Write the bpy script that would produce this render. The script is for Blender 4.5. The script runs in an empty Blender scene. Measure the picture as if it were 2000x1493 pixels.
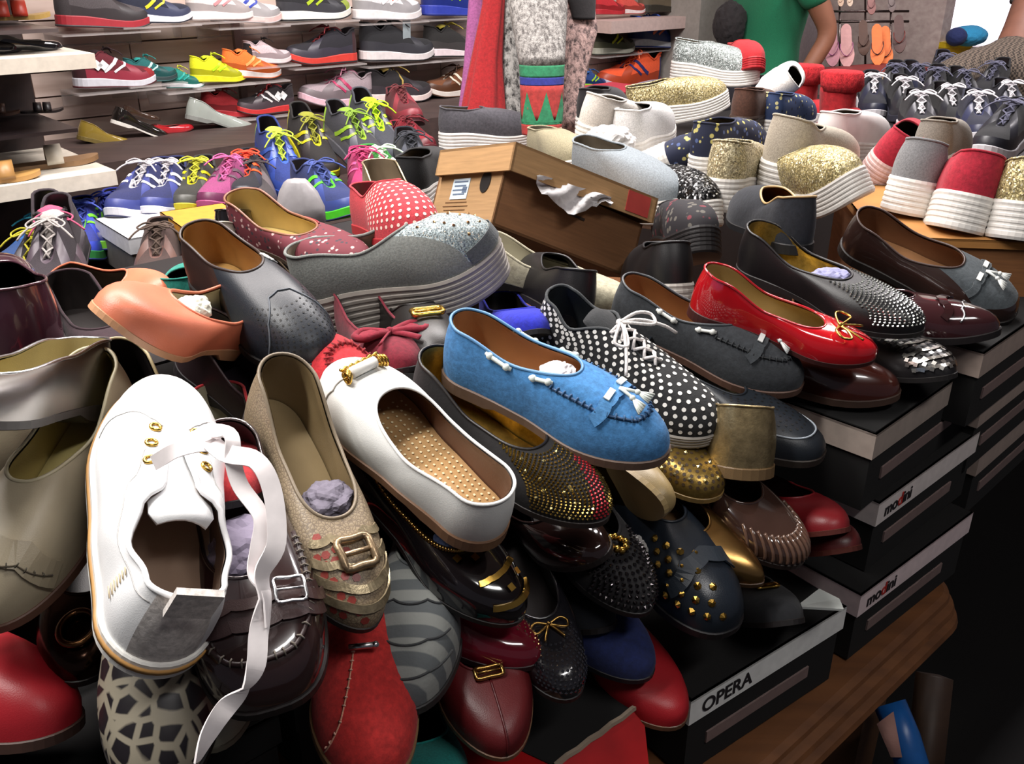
import bpy, bmesh, math, random
import numpy as np
from mathutils import Vector, Matrix
random.seed(7)
scene = bpy.context.scene
COL = scene.collection
R = math.radians

# ------------------------------------------------------------------ camera
CAMZ, PITCH, FPX, IW, IH = 1.50, R(25.0), 1800.0, 2000.0, 1493.0
cam_d = bpy.data.cameras.new('camera')
cam_d.sensor_fit = 'HORIZONTAL'; cam_d.sensor_width = 36.0
cam_d.lens = FPX / IW * 36.0
cam_d.clip_start = 0.02
cam = bpy.data.objects.new('camera', cam_d); COL.objects.link(cam)
cam.location = (0, 0, CAMZ)
cam.rotation_euler = (R(90) - PITCH, 0, 0)
scene.camera = cam

# ------------------------------------------------------------------ world / light / exposure
scene.view_settings.view_transform = 'Standard'
scene.view_settings.look = 'None'
scene.view_settings.gamma = 1.0
scene.view_settings.use_curve_mapping = False
scene.view_settings.exposure = 0.42
w = bpy.data.worlds.new('world'); scene.world = w; w.use_nodes = True
w.node_tree.nodes['Background'].inputs['Color'].default_value = (0.75, 0.72, 0.85, 1)
w.node_tree.nodes['Background'].inputs['Strength'].default_value = 0.07

UX = Vector((math.sin(R(48)), math.cos(R(48)), 0))      # along the shop wall / table edge
VX = Vector((-math.cos(R(48)), math.sin(R(48)), 0))     # towards the shop wall
def UV(u, v, z=0.0):
    p = UX * u + VX * v
    return Vector((p.x, p.y, z))
ROOMROT = R(90 - 48)

def area_light(name, loc, rotz, sx, sy, power, color):
    l = bpy.data.lights.new(name, 'AREA'); l.shape = 'RECTANGLE'; l.size = sx; l.size_y = sy
    l.energy = power; l.color = color
    o = bpy.data.objects.new(name, l); COL.objects.link(o)
    o.location = loc; o.rotation_euler = (0, 0, rotz)
    return o
# fluorescent ceiling battens running along the shop
area_light('ceiling_tube_light', UV(-0.35, 0.95, 2.85), ROOMROT, 1.3, 0.18, 34, (1.0, 0.97, 0.93))
area_light('ceiling_tube_light', UV(1.9, 1.35, 2.85), ROOMROT, 1.3, 0.18, 40, (1.0, 0.96, 0.94))
area_light('ceiling_tube_light', UV(0.6, 1.80, 2.85), ROOMROT, 2.6, 0.14, 72, (1.0, 0.93, 0.90))
area_light('ceiling_tube_light', UV(0.55, -0.75, 2.85), ROOMROT, 1.3, 0.18, 15, (1.0, 0.97, 0.95))
area_light('ceiling_tube_light', UV(3.9, 1.0, 2.85), ROOMROT, 1.4, 0.2, 40, (1.0, 0.94, 0.95))

# ------------------------------------------------------------------ pixel helpers (photo frame 2000 x 1493)
FW = Vector((0, math.cos(PITCH), -math.sin(PITCH)))
UPC = Vector((0, math.sin(PITCH), math.cos(PITCH)))
RT = Vector((1, 0, 0))
CAMP = Vector((0, 0, CAMZ))
def ray(px, py):
    return FW + RT * ((px - IW / 2) / FPX) + UPC * ((IH / 2 - py) / FPX)
def P(px, py, d):                       # point at axis depth d
    return CAMP + ray(px, py) * d
def PZ(px, py, z):                      # point on the level z
    r = ray(px, py); return CAMP + r * ((z - CAMZ) / r.z)
def PV(px, py, v):                      # point on the upright plane v
    r = ray(px, py); return CAMP + r * (v / r.dot(VX))

# ------------------------------------------------------------------ materials
def lin(h):
    h = h.lstrip('#'); c = [int(h[i:i + 2], 16) / 255 for i in (0, 2, 4)]
    return [x / 12.92 if x <= 0.04045 else ((x + 0.055) / 1.055) ** 2.4 for x in c] + [1.0]
_mats = {}
DEF = dict(leather=.42, patent=.12, suede=.95, canvas=.88, rubber=.55, metal=.26, glitter=.3, plain=.6, paper=.8, plastic=.35, knit=.95, glass=.05)
def mat(hexc, kind='leather', hex2=None, hex3=None, scale=None, rough=None, metal=None):
    key = (hexc, kind, hex2, hex3, scale, rough, metal)
    if key in _mats: return _mats[key]
    m = bpy.data.materials.new(kind + '_' + hexc.strip('#')); m.use_nodes = True
    nt = m.node_tree; N = nt.nodes; Lk = nt.links; b = N['Principled BSDF']
    base = lin(hexc)
    b.inputs['Base Color'].default_value = base
    b.inputs['Roughness'].default_value = DEF.get(kind, .6) if rough is None else rough
    tc = N.new('ShaderNodeTexCoord')
    def noise(sc, det=2.0, ro=.5):
        n = N.new('ShaderNodeTexNoise'); n.inputs['Scale'].default_value = sc; n.inputs['Detail'].default_value = det
        n.inputs['Roughness'].default_value = ro
        Lk.new(tc.outputs['Object'], n.inputs['Vector']); return n
    def bump(src, st, dist=.001):
        bp = N.new('ShaderNodeBump'); bp.inputs['Strength'].default_value = st; bp.inputs['Distance'].default_value = dist
        Lk.new(src, bp.inputs['Height']); Lk.new(bp.outputs['Normal'], b.inputs['Normal'])
    def ramp(src, cols):
        r = N.new('ShaderNodeValToRGB')
        while len(r.color_ramp.elements) < len(cols): r.color_ramp.elements.new(.5)
        for e, (p, c) in zip(r.color_ramp.elements, cols):
            e.position = p; e.color = c
        Lk.new(src, r.inputs['Fac']); return r
    def shade(f): return [min(1, x * f) for x in base[:3]] + [1]
    if kind in ('leather', 'patent'):
        n = noise(18, 4); r = ramp(n.outputs['Fac'], [(.3, shade(.86)), (.7, shade(1.08))])
        Lk.new(r.outputs['Color'], b.inputs['Base Color'])
        if kind == 'leather':
            v = N.new('ShaderNodeTexVoronoi'); v.inputs['Scale'].default_value = 900; Lk.new(tc.outputs['Object'], v.inputs['Vector'])
            bump(v.outputs['Distance'], .12, .0006)
        else:
            b.inputs['Coat Weight'].default_value = 1.0; b.inputs['Coat Roughness'].default_value = .05
    elif kind in ('suede', 'canvas', 'knit'):
        sc = {'suede': 160, 'canvas': 420, 'knit': 90}[kind]
        n = noise(sc, 3, .7); r = ramp(n.outputs['Fac'], [(.32, shade(.72)), (.68, shade(1.2))])
        Lk.new(r.outputs['Color'], b.inputs['Base Color']); bump(n.outputs['Fac'], .5, .001)
        b.inputs['Sheen Weight'].default_value = .06
    elif kind == 'metal':
        b.inputs['Metallic'].default_value = 1.0 if metal is None else metal
        n = noise(120, 3); bump(n.outputs['Fac'], .15, .0008)
    elif kind == 'foil':
        b.inputs['Metallic'].default_value = .8; b.inputs['Roughness'].default_value = .35 if rough is None else rough
        n = noise(60, 4, .7); bump(n.outputs['Fac'], .5, .0015)
        r = ramp(n.outputs['Fac'], [(.3, shade(.6)), (.7, shade(1.3))]); Lk.new(r.outputs['Color'], b.inputs['Base Color'])
    elif kind == 'glitter':
        v = N.new('ShaderNodeTexVoronoi'); v.inputs['Scale'].default_value = scale or 420
        Lk.new(tc.outputs['Object'], v.inputs['Vector'])
        sp = N.new('ShaderNodeSeparateColor'); Lk.new(v.outputs['Color'], sp.inputs[0])
        r = ramp(sp.outputs[0], [(.0, shade(.35)), (.55, base), (.86, shade(1.25)), (1, lin(hex2 or 'FFFFFF'))])
        Lk.new(r.outputs['Color'], b.inputs['Base Color']); b.inputs['Metallic'].default_value = .55 if metal is None else metal
        nm = N.new('ShaderNodeVectorMath'); nm.operation = 'SUBTRACT'; nm.inputs[1].default_value = (.5, .5, .5)
        Lk.new(v.outputs['Color'], nm.inputs[0])
        ms = N.new('ShaderNodeVectorMath'); ms.operation = 'SCALE'; ms.inputs['Scale'].default_value = .8
        Lk.new(nm.outputs[0], ms.inputs[0])
        g = N.new('ShaderNodeNewGeometry'); ad = N.new('ShaderNodeVectorMath'); Lk.new(g.outputs['Normal'], ad.inputs[0]); Lk.new(ms.outputs[0], ad.inputs[1])
        no = N.new('ShaderNodeVectorMath'); no.operation = 'NORMALIZE'; Lk.new(ad.outputs[0], no.inputs[0]); Lk.new(no.outputs[0], b.inputs['Normal'])
    elif kind in ('giraffe', 'snake'):
        v = N.new('ShaderNodeTexVoronoi'); v.feature = 'DISTANCE_TO_EDGE'; v.inputs['Scale'].default_value = scale or 70
        Lk.new(tc.outputs['Object'], v.inputs['Vector'])
        r = ramp(v.outputs['Distance'], [(.10 if kind == 'giraffe' else .03, base), (.16 if kind == 'giraffe' else .12, lin(hex2))])
        Lk.new(r.outputs['Color'], b.inputs['Base Color']); bump(v.outputs['Distance'], .3, .001)
        b.inputs['Roughness'].default_value = .45
    elif kind == 'floral':
        v = N.new('ShaderNodeTexVoronoi'); v.inputs['Scale'].default_value = scale or 110; Lk.new(tc.outputs['Object'], v.inputs['Vector'])
        d = ramp(v.outputs['Distance'], [(.32, (1, 1, 1, 1)), (.40, (0, 0, 0, 1))])
        sp = N.new('ShaderNodeSeparateColor'); Lk.new(v.outputs['Color'], sp.inputs[0])
        r = ramp(sp.outputs[0], [(0, base), (.34, lin(hex2)), (.67, lin(hex3 or hex2)), (1, base)])
        r.color_ramp.interpolation = 'CONSTANT'
        mx = N.new('ShaderNodeMix'); mx.data_type = 'RGBA'; Lk.new(d.outputs['Color'], mx.inputs['Factor'])
        mx.inputs['A'].default_value = base; Lk.new(r.outputs['Color'], mx.inputs['B']); Lk.new(mx.outputs['Result'], b.inputs['Base Color'])
        b.inputs['Roughness'].default_value = .85
    elif kind == 'wood':
        mp = N.new('ShaderNodeMapping'); mp.inputs['Scale'].default_value = (1.2, 14, 14); Lk.new(tc.outputs['Object'], mp.inputs['Vector'])
        n = N.new('ShaderNodeTexNoise'); n.inputs['Scale'].default_value = scale or 3; n.inputs['Detail'].default_value = 6; Lk.new(mp.outputs['Vector'], n.inputs['Vector'])
        r = ramp(n.outputs['Fac'], [(.3, base), (.7, lin(hex2))]); Lk.new(r.outputs['Color'], b.inputs['Base Color'])
        bump(n.outputs['Fac'], .15, .001)
    elif kind == 'cardboard':
        mp = N.new('ShaderNodeMapping'); mp.inputs['Scale'].default_value = (4, 4, 60); Lk.new(tc.outputs['Object'], mp.inputs['Vector'])
        n = N.new('ShaderNodeTexNoise'); n.inputs['Scale'].default_value = 4; n.inputs['Detail'].default_value = 4; Lk.new(mp.outputs['Vector'], n.inputs['Vector'])
        r = ramp(n.outputs['Fac'], [(.3, shade(.85)), (.7, shade(1.1))]); Lk.new(r.outputs['Color'], b.inputs['Base Color'])
        b.inputs['Roughness'].default_value = .85; bump(n.outputs['Fac'], .1, .001)
    elif kind == 'check':
        ck = N.new('ShaderNodeTexChecker'); ck.inputs['Scale'].default_value = scale or 90
        ck.inputs['Color1'].default_value = base; ck.inputs['Color2'].default_value = lin(hex2); Lk.new(tc.outputs['Object'], ck.inputs['Vector'])
        Lk.new(ck.outputs['Color'], b.inputs['Base Color']); b.inputs['Roughness'].default_value = .9
    elif kind == 'marl':
        mp = N.new('ShaderNodeMapping'); mp.inputs['Scale'].default_value = (1, 1, .6); Lk.new(tc.outputs['Object'], mp.inputs['Vector'])
        n = N.new('ShaderNodeTexNoise'); n.inputs['Scale'].default_value = scale or 130; n.inputs['Detail'].default_value = 4; n.inputs['Roughness'].default_value = .75
        Lk.new(mp.outputs['Vector'], n.inputs['Vector'])
        r = ramp(n.outputs['Fac'], [(.38, lin(hex2)), (.58, base)]); Lk.new(r.outputs['Color'], b.inputs['Base Color'])
        b.inputs['Roughness'].default_value = 1.0; bump(n.outputs['Fac'], .9, .004)
    elif kind == 'stripes':
        wv = N.new('ShaderNodeTexWave'); wv.inputs['Scale'].default_value = scale or 14; wv.bands_direction = 'X'; wv.inputs['Distortion'].default_value = .6
        Lk.new(tc.outputs['Object'], wv.inputs['Vector'])
        r = ramp(wv.outputs['Fac'], [(.42, base), (.58, lin(hex2))]); Lk.new(r.outputs['Color'], b.inputs['Base Color'])
        n = noise(300, 3); bump(n.outputs['Fac'], .4)
        b.inputs['Roughness'].default_value = .85
    elif kind == 'glass':
        b.inputs['Transmission Weight'].default_value = 1.0; b.inputs['IOR'].default_value = 1.45
    elif kind == 'clear':
        b.inputs['Alpha'].default_value = .30; b.inputs['Roughness'].default_value = .2
    elif kind == 'emit':
        b.inputs['Emission Color'].default_value = base; b.inputs['Emission Strength'].default_value = scale or 1
    elif kind == 'paper':
        n = noise(35, 4); bump(n.outputs['Fac'], .6, .004)
    elif kind in ('plain', 'rubber', 'plastic'):
        n = noise(60, 3); r = ramp(n.outputs['Fac'], [(.3, shade(.9)), (.7, shade(1.06))]); Lk.new(r.outputs['Color'], b.inputs['Base Color'])
    _mats[key] = m
    return m
def MT(spec):
    if not isinstance(spec, (tuple, list, str)): return spec
    if isinstance(spec, str): return mat(spec)
    return mat(*spec)

# ------------------------------------------------------------------ object helpers
def tag(o, label=None, cat=None, group=None, kind=None):
    if label: o['label'] = label
    if cat: o['category'] = cat
    if group: o['group'] = group
    if kind: o['kind'] = kind
    return o
def link(o, parent=None):
    COL.objects.link(o)
    if parent is not None: o.parent = parent
    return o
def mesh(name, verts, faces, m, parent=None, smooth=True, kind=None):
    me = bpy.data.meshes.new(name)
    v = verts.reshape(-1, 3).tolist() if isinstance(verts, np.ndarray) else [tuple(x) for x in verts]
    me.from_pydata(v, [], faces)
    if smooth: me.polygons.foreach_set('use_smooth', [True] * len(me.polygons))
    me.materials.append(MT(m)); me.update()
    o = bpy.data.objects.new(name, me); link(o, parent)
    if kind: o['kind'] = kind
    return o
def from_bm(name, bm, m, parent=None, smooth=False):
    me = bpy.data.meshes.new(name); bm.to_mesh(me); bm.free()
    if smooth: me.polygons.foreach_set('use_smooth', [True] * len(me.polygons))
    me.materials.append(MT(m))
    return link(bpy.data.objects.new(name, me), parent)
def empty(name, matrix=None, label=None, cat=None, group=None):
    o = bpy.data.objects.new(name, None); o.empty_display_size = .03; link(o)
    if matrix is not None: o.matrix_world = matrix
    return tag(o, label, cat, group)
def frame(origin, x, up):
    x = x.normalized(); y = up.cross(x).normalized(); z = x.cross(y).normalized()
    m = Matrix.Identity(4)
    for r in range(3): m[r][0] = x[r]; m[r][1] = y[r]; m[r][2] = z[r]; m[r][3] = origin[r]
    return m
class MB:
    """collects boxes / tubes / blobs and links them as one mesh"""
    def __init__(s): s.v = []; s.f = []
    def add(s, v, f):
        o = len(s.v); s.v += [tuple(x) for x in v]; s.f += [tuple(i + o for i in q) for q in f]
    def box(s, c, d, mtx=None, taper=1.0):
        x, y, z = d[0] / 2, d[1] / 2, d[2] / 2
        vs = [Vector((sx * x * (taper if sz > 0 else 1), sy * y * (taper if sz > 0 else 1), sz * z)) for sz in (-1, 1) for sy in (-1, 1) for sx in (-1, 1)]
        if mtx is not None: vs = [mtx @ v_ for v_ in vs]
        s.add([v_ + Vector(c) for v_ in vs], [(0, 2, 3, 1), (4, 5, 7, 6), (0, 1, 5, 4), (2, 6, 7, 3), (0, 4, 6, 2), (1, 3, 7, 5)])
    def tube(s, pts, r, n=6, close=False, flat=1.0):
        v, f = tube_geo(pts, r, n, close, flat); s.add(v, f)
    def ball(s, c, r, seg=8, rings=5):
        c = Vector(c); r = Vector((r, r, r)) if not hasattr(r, '__len__') else Vector(r)
        vs = [c + Vector((0, 0, r.z))]
        for j in range(1, rings):
            t = math.pi * j / rings
            for i in range(seg):
                a = 2 * math.pi * i / seg
                vs.append(c + Vector((r.x * math.sin(t) * math.cos(a), r.y * math.sin(t) * math.sin(a), r.z * math.cos(t))))
        vs.append(c - Vector((0, 0, r.z))); fs = []
        for i in range(seg):
            fs.append((0, 1 + i, 1 + (i + 1) % seg))
            for j in range(rings - 2):
                a = 1 + j * seg; b_ = a + seg
                fs.append((a + i, b_ + i, b_ + (i + 1) % seg, a + (i + 1) % seg))
            a = 1 + (rings - 2) * seg; fs.append((a + i, len(vs) - 1, a + (i + 1) % seg))
        s.add(vs, fs)
    def build(s, name, m, parent=None, smooth=True, kind=None):
        return mesh(name, s.v, s.f, m, parent, smooth, kind)
def spline(pts, sub=6, close=False):
    pts = [Vector(p) for p in pts]; n = len(pts); out = []
    rng = n if close else n - 1
    for i in range(rng):
        p0 = pts[(i - 1) % n] if (close or i > 0) else pts[0] * 2 - pts[1]
        p1 = pts[i]; p2 = pts[(i + 1) % n]
        p3 = pts[(i + 2) % n] if (close or i + 2 < n) else pts[-1] * 2 - pts[-2]
        for k in range(sub):
            t = k / sub
            out.append(.5 * ((2 * p1) + (p2 - p0) * t + (2 * p0 - 5 * p1 + 4 * p2 - p3) * t * t + (3 * p1 - p0 - 3 * p2 + p3) * t ** 3))
    if not close: out.append(pts[-1].copy())
    return out
def tube_geo(pts, r, n=6, close=False, flat=1.0):
    pts = [Vector(p) for p in pts]; m = len(pts); vs = []; fs = []
    rad = r if hasattr(r, '__len__') else [r] * m
    ref = None
    for i, p in enumerate(pts):
        a = pts[(i - 1) % m] if (close or i > 0) else p
        b = pts[(i + 1) % m] if (close or i < m - 1) else p
        t = (b - a)
        t = t.normalized() if t.length > 1e-9 else Vector((1, 0, 0))
        if ref is None:
            ref = t.orthogonal().normalized()
        ref = (ref - t * ref.dot(t))
        ref = ref.normalized() if ref.length > 1e-6 else t.orthogonal().normalized()
        o = t.cross(ref)
        for k in range(n):
            an = 2 * math.pi * k / n
            vs.append(p + ref * (math.cos(an) * rad[i]) + o * (math.sin(an) * rad[i] * flat))
    segs = m if close else m - 1
    for i in range(segs):
        j = (i + 1) % m
        for k in range(n):
            fs.append((i * n + k, i * n + (k + 1) % n, j * n + (k + 1) % n, j * n + k))
    if not close:
        fs.append(tuple(range(n))[::-1]); fs.append(tuple((m - 1) * n + k for k in range(n)))
    return vs, fs
def ribbon_geo(pts, wvecs, th=.0012):
    vs = []; fs = []; n = len(pts)
    for i, (p, wv) in enumerate(zip(pts, wvecs)):
        t = (pts[min(i + 1, n - 1)] - pts[max(i - 1, 0)]).normalized()
        nn = t.cross(wv); nn = nn.normalized() * th / 2 if nn.length > 1e-9 else Vector((0, 0, th / 2))
        vs += [p + wv + nn, p - wv + nn, p - wv - nn, p + wv - nn]
    for i in range(n - 1):
        for k in range(4): fs.append((i * 4 + k, i * 4 + (k + 1) % 4, i * 4 + 4 + (k + 1) % 4, i * 4 + 4 + k))
    fs += [(3, 2, 1, 0), tuple((n - 1) * 4 + k for k in range(4))]
    return vs, fs
def ribbon_smooth(pts, wvecs, th=.0012):
    """flat band whose two faces shade smoothly on their own"""
    v, f = ribbon_geo(pts, wvecs, th); n = len(pts); vs = []; fs = []
    for k in range(4):
        o = len(vs)
        for i in range(n): vs += [v[i * 4 + k], v[i * 4 + (k + 1) % 4]]
        fs += [(o + i * 2, o + i * 2 + 1, o + i * 2 + 3, o + i * 2 + 2) for i in range(n - 1)]
    return vs, fs
def text_mesh(body, size, m, matrix, parent, name='lettering', bold=0.0):
    cu = bpy.data.curves.new(name, 'FONT'); cu.body = body; cu.size = size; cu.extrude = .0003; cu.offset = bold
    cu.align_x = 'LEFT'
    o = bpy.data.objects.new(name, cu); COL.objects.link(o)
    bpy.context.view_layer.update()
    me = bpy.data.meshes.new_from_object(o.evaluated_get(bpy.context.evaluated_depsgraph_get()))
    wd = o.dimensions.x
    bpy.data.objects.remove(o)
    me.materials.clear(); me.materials.append(MT(m))
    t = bpy.data.objects.new(name, me); link(t, parent); t.matrix_local = matrix
    return t, wd
# ------------------------------------------------------------------ shoe generator
def sstep(a, b, x):
    t = np.clip((np.asarray(x, float) - a) / (b - a), 0, 1); return t * t * (3 - 2 * t)
def si(knots, x):
    xs = [k[0] for k in knots]; ys = [k[1] for k in knots]
    x = np.asarray(x, float); out = np.full(x.shape, ys[0], float)
    for a, b, ya, yb in zip(xs[:-1], xs[1:], ys[:-1], ys[1:]):
        t = sstep(a, b, x); out = np.where(x >= a, ya + (yb - ya) * t, out)
    return out
STY = dict(
    flat=dict(wb=.155, wh=.112, ww=.118, toe=2.0, sole=(.014, .005), wedge=0, xo=.69, hb=.056, hs=.033, ht=.036, toe_h=.030, cw=.93, welt=.001, rim=.0017),
    loafer=dict(wb=.165, wh=.118, ww=.128, toe=2.3, sole=(.013, .008), wedge=0, xo=.56, hb=.058, hs=.044, ht=.060, toe_h=.040, cw=.83, welt=.002, rim=.0017),
    slipon=dict(wb=.170, wh=.128, ww=.138, toe=2.4, sole=(.040, .030), wedge=1, xo=.46, hb=.058, hs=.050, ht=.062, toe_h=.042, cw=.80, welt=.003, rim=.002, ridges=4, ts=.010),
    sneaker=dict(wb=.172, wh=.130, ww=.140, toe=2.4, sole=(.028, .019), wedge=1, xo=.60, hb=.078, hs=.058, ht=.044, hi=.080, toe_h=.042, vb=.42, cw=.80, welt=.003, rim=.003, slot=1, ts=.018),
    oxford=dict(wb=.170, wh=.122, ww=.135, toe=2.3, sole=(.014, .014), wedge=1, xo=.62, hb=.060, hs=.048, ht=.050, toe_h=.040, cw=.80, welt=.003, rim=.002, slot=1, ts=.012),
)
def place(H, T, dd, L, roll=0):
    rh, rt = ray(*H), ray(*T)
    # |(d+dd) rt - d rh| = L
    a = rt - rh; b = rt * dd
    A = a.dot(a); B = 2 * a.dot(b); C = b.dot(b) - L * L
    disc = max(0, B * B - 4 * A * C)
    d = (-B + math.sqrt(disc)) / (2 * A)
    return place_d(H, d, T, d + dd, roll)
def place_d(H, dh, T, dt, roll=0):
    ph, pt = P(H[0], H[1], dh), P(T[0], T[1], dt)
    ax = (pt - ph); L = ax.length; ax.normalize()
    up = Vector((0, 0, 1)); up = (up - ax * up.dot(ax)).normalized()
    up = Matrix.Rotation(R(roll), 3, ax) @ up
    return frame(ph, ax, up), L, (dh, dt, CAMZ - ph.z, CAMZ - pt.z, math.degrees(math.asin(ax.z)))
LOG = []
class Shoe:
    def __init__(s, name, label, mtx, L, style, N=56, K=9, upper='333333', sole='2A2422', lining='B08A5C', insole=None, rim=None,
                 group=None, panels=(), side=1, cat='shoe', band=None, **kw):
        st = dict(STY[style]); st.update(kw); s.st = st; s.L = L; s.N = N; s.K = K; s.side = side
        k = L / .25; s.k = k
        s.root = empty(name, mtx, label, cat, group); s.mtx = mtx
        g = lambda key, d=None: st.get(key, d)
        wb, wh, ww = g('wb'), g('wh'), g('ww')
        th = 2 * np.pi * (np.arange(N)) / N; c = (1 - np.cos(th)) / 2
        sg = np.where(np.sin(th) >= 0, 1.0, -1.0)
        base = lambda x: si([(0, wh), (.16, wh), (.42, ww), (.70, wb), (1, wb * .95)], x)
        xt = g('xt', .64); ne = g('toe')
        def wf(x):
            x = np.asarray(x, float); r = base(x)
            h = np.clip(1 - x / .15, 0, 1); r = r * np.sqrt(np.clip(1 - h * h, 0, 1))
            t = np.clip((x - xt) / (1 - xt), 0, 1); return r * np.clip(1 - t ** ne, 0, 1) ** (1 / ne)
        sw = g('swing', .022) * L * side
        yc = lambda x: -sw * sstep(.3, .85, x)
        ox = c * L; oy = sg * wf(c) * L + yc(c)
        # outline normals
        tx = np.roll(ox, -1) - np.roll(ox, 1); ty = np.roll(oy, -1) - np.roll(oy, 1)
        ln = np.sqrt(tx * tx + ty * ty) + 1e-9; nx, ny = -ty / ln, tx / ln   # candidate
        flip = -1 if (nx[N // 2] < 0) else 1
        nx *= flip; ny *= flip
        tsole = [g('thick', g('sole'))[0] * k, g('thick', g('sole'))[1] * k]; ts = g('ts', .008) * k
        spring = lambda x: ts * np.clip((np.asarray(x, float) - .7) / .3, 0, 1) ** 2
        zt = lambda x: tsole[0] + (tsole[1] - tsole[0]) * sstep(.2, .68, x) + spring(x)
        def zb(x):
            if g('wedge'): return spring(x)
            x = np.asarray(x, float)
            return np.where(x < .27, 0, np.maximum(0, zt(x) - spring(x) - tsole[1]) * sstep(.27, .31, x)) + spring(x)
        s.zt = zt; s.wf = wf; s.yc = yc
        z0 = zt(c)
        xh, xo = g('xh', .018), g('xo')
        cx = xh + (xo - xh) * c
        cw = g('cw'); tt = c
        if g('slot'):
            hw = si([(0, 0), (.10, cw * wh * .85), (.32, cw * ww), (.50, cw * ww * .80), (.62, .045), (.95, .026), (1.0, 0)], tt) * L
            hw = np.where(tt < .10, cw * wh * .85 * L * np.sqrt(np.clip(1 - (1 - tt / .10) ** 2, 0, 1)), hw)
            zk = [(0, g('hb')), (.12, g('hb') * .96), (.32, g('hs')), (.56, g('hi', .072)), (1, g('ht'))]
        else:
            nt = g('throat', 2.2)
            h = np.clip(1 - tt / .18, 0, 1); t2 = np.clip((tt - .5) / .5, 0, 1)
            hw = cw * base(cx) * L * np.sqrt(1 - h * h) * np.clip(1 - t2 ** nt, 0, 1) ** (1 / nt)
            zk = [(0, g('hb')), (.14, g('hb') * .95), (.55, g('hs')), (1, g('ht'))]
        cz = si(zk, tt) * k + zt(cx)
        cy = sg * hw + yc(cx); cx = cx * L
        s.rimpts = np.stack([cx, cy, cz], 1)
        tn = sstep(.5, .92, c); dz = cz - z0
        tk = np.linspace(0, 1, K + 1)
        P0 = np.stack([ox, oy, z0], 1); P3 = s.rimpts
        bul = g('bulge', .004) * k
        P1 = P0.copy(); P1[:, 0] += nx * bul; P1[:, 1] += ny * bul
        P1[:, 2] += (1 - tn) * .55 * dz + tn * g('toe_h') * .8 * k
        bb = (1 - tn) * .22 + tn * g('vb', .48)
        P2 = P3.copy(); P2[:, :2] += (P0 - P3)[:, :2] * bb[:, None]
        P2[:, 2] -= dz * ((1 - tn) * .12 + tn * g('vz', .06))
        G = np.zeros((N, K + 1, 3))
        for j, t in enumerate(tk):
            G[:, j] = ((1 - t) ** 3) * P0 + 3 * t * (1 - t) ** 2 * P1 + 3 * t * t * (1 - t) * P2 + t ** 3 * P3
        s.G = G
        di = np.roll(G, -1, 0) - np.roll(G, 1, 0)
        dj = np.gradient(G, axis=1)
        n = np.cross(di, dj); n /= (np.linalg.norm(n, axis=2, keepdims=True) + 1e-12)
        if n[N // 2, 1, 0] < 0: n = -n
        s.NR = n
        # ---- upper in panels
        ids = np.arange(N * (K + 1)).reshape(N, K + 1)
        groups = {}
        for i in range(N):
            for j in range(K):
                fi, fj = (i + .5) / N, (j + .5) / K
                nm = 'upper'
                for pn, pm, fn in panels:
                    if fn(fi, fj): nm = pn; break
                groups.setdefault(nm, []).append((int(ids[i, j]), int(ids[(i + 1) % N, j]), int(ids[(i + 1) % N, j + 1]), int(ids[i, j + 1])))
        pm = {a: b for a, b, _ in panels}
        for nm, fs in groups.items():
            used = sorted(set(x for f in fs for x in f)); mp = {u: q for q, u in enumerate(used)}
            mesh(nm, G.reshape(-1, 3)[used], [tuple(mp[x] for x in f) for f in fs], pm.get(nm, upper), s.root)
        # ---- lining
        I = G - n * .0028 * k
        mesh('lining', I, [(int(ids[i, j]), int(ids[i, j + 1]), int(ids[(i + 1) % N, j + 1]), int(ids[(i + 1) % N, j])) for i in range(N) for j in range(K)], lining, s.root)
        # ---- insole
        io = np.stack([ox - nx * .0035 * k, oy - ny * .0035 * k, z0 + .004 * k], 1)
        s.insole = s._cap(io, 'insole', insole or lining)
        # ---- rim binding
        if rim is not False:
            v, f = tube_geo([Vector(p) for p in s.rimpts], g('rim') * k, 6, True)
            mesh('topline_binding', v, f, rim or upper, s.root)
        # ---- sole
        wl = g('welt') * k; rid = g('ridges', 0)
        lev = [(0, -.6), (.08, 0)] + ([(q, o) for r_ in range(rid) for q, o in ((.12 + .76 * (r_ + .05) / rid, 0), (.12 + .76 * (r_ + .45) / rid, 0), (.12 + .76 * (r_ + .6) / rid, -.28), (.12 + .76 * (r_ + .85) / rid, -.28))] if rid else []) + [(.92, 0), (1, -.35)]
        rings = []
        b_, t_ = zb(c), zt(c) + .002 * k
        for q, o in lev:
            off = wl + o * .0035 * k
            rings.append(np.stack([ox + nx * off, oy + ny * off, b_ + (t_ - b_) * q], 1))
        V = np.concatenate(rings); F = []
        for r_ in range(len(rings) - 1):
            for i in range(N):
                F.append((r_ * N + i, r_ * N + (i + 1) % N, (r_ + 1) * N + (i + 1) % N, (r_ + 1) * N + i))
        last = (len(rings) - 1) * N
        for i in range(N // 2):
            a, b2, c2, d2 = i, i + 1, (N - i - 1) % N, (N - i) % N
            q = [a, b2, c2, d2] if i else [a, b2, c2]
            if i == N // 2 - 1: q = [a, b2, d2]
            F.append(tuple(q[::-1])); F.append(tuple(x + last for x in q))
        mesh('sole', V, F, sole, s.root, smooth=False)
        if band:
            z0f, z1f, bm_ = band
            rr = []
            for q, e in ((z0f, -.002), (z0f, .0012), (z1f, .0012), (z1f, -.002)):
                off = wl + e * k; rr.append(np.stack([ox + nx * off, oy + ny * off, b_ + (t_ - b_) * q], 1))
            mesh('sole_band', np.concatenate(rr), [(r_ * N + i, r_ * N + (i + 1) % N, (r_ + 1) * N + (i + 1) % N, (r_ + 1) * N + i) for r_ in range(3) for i in range(N)], bm_, s.root)
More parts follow.
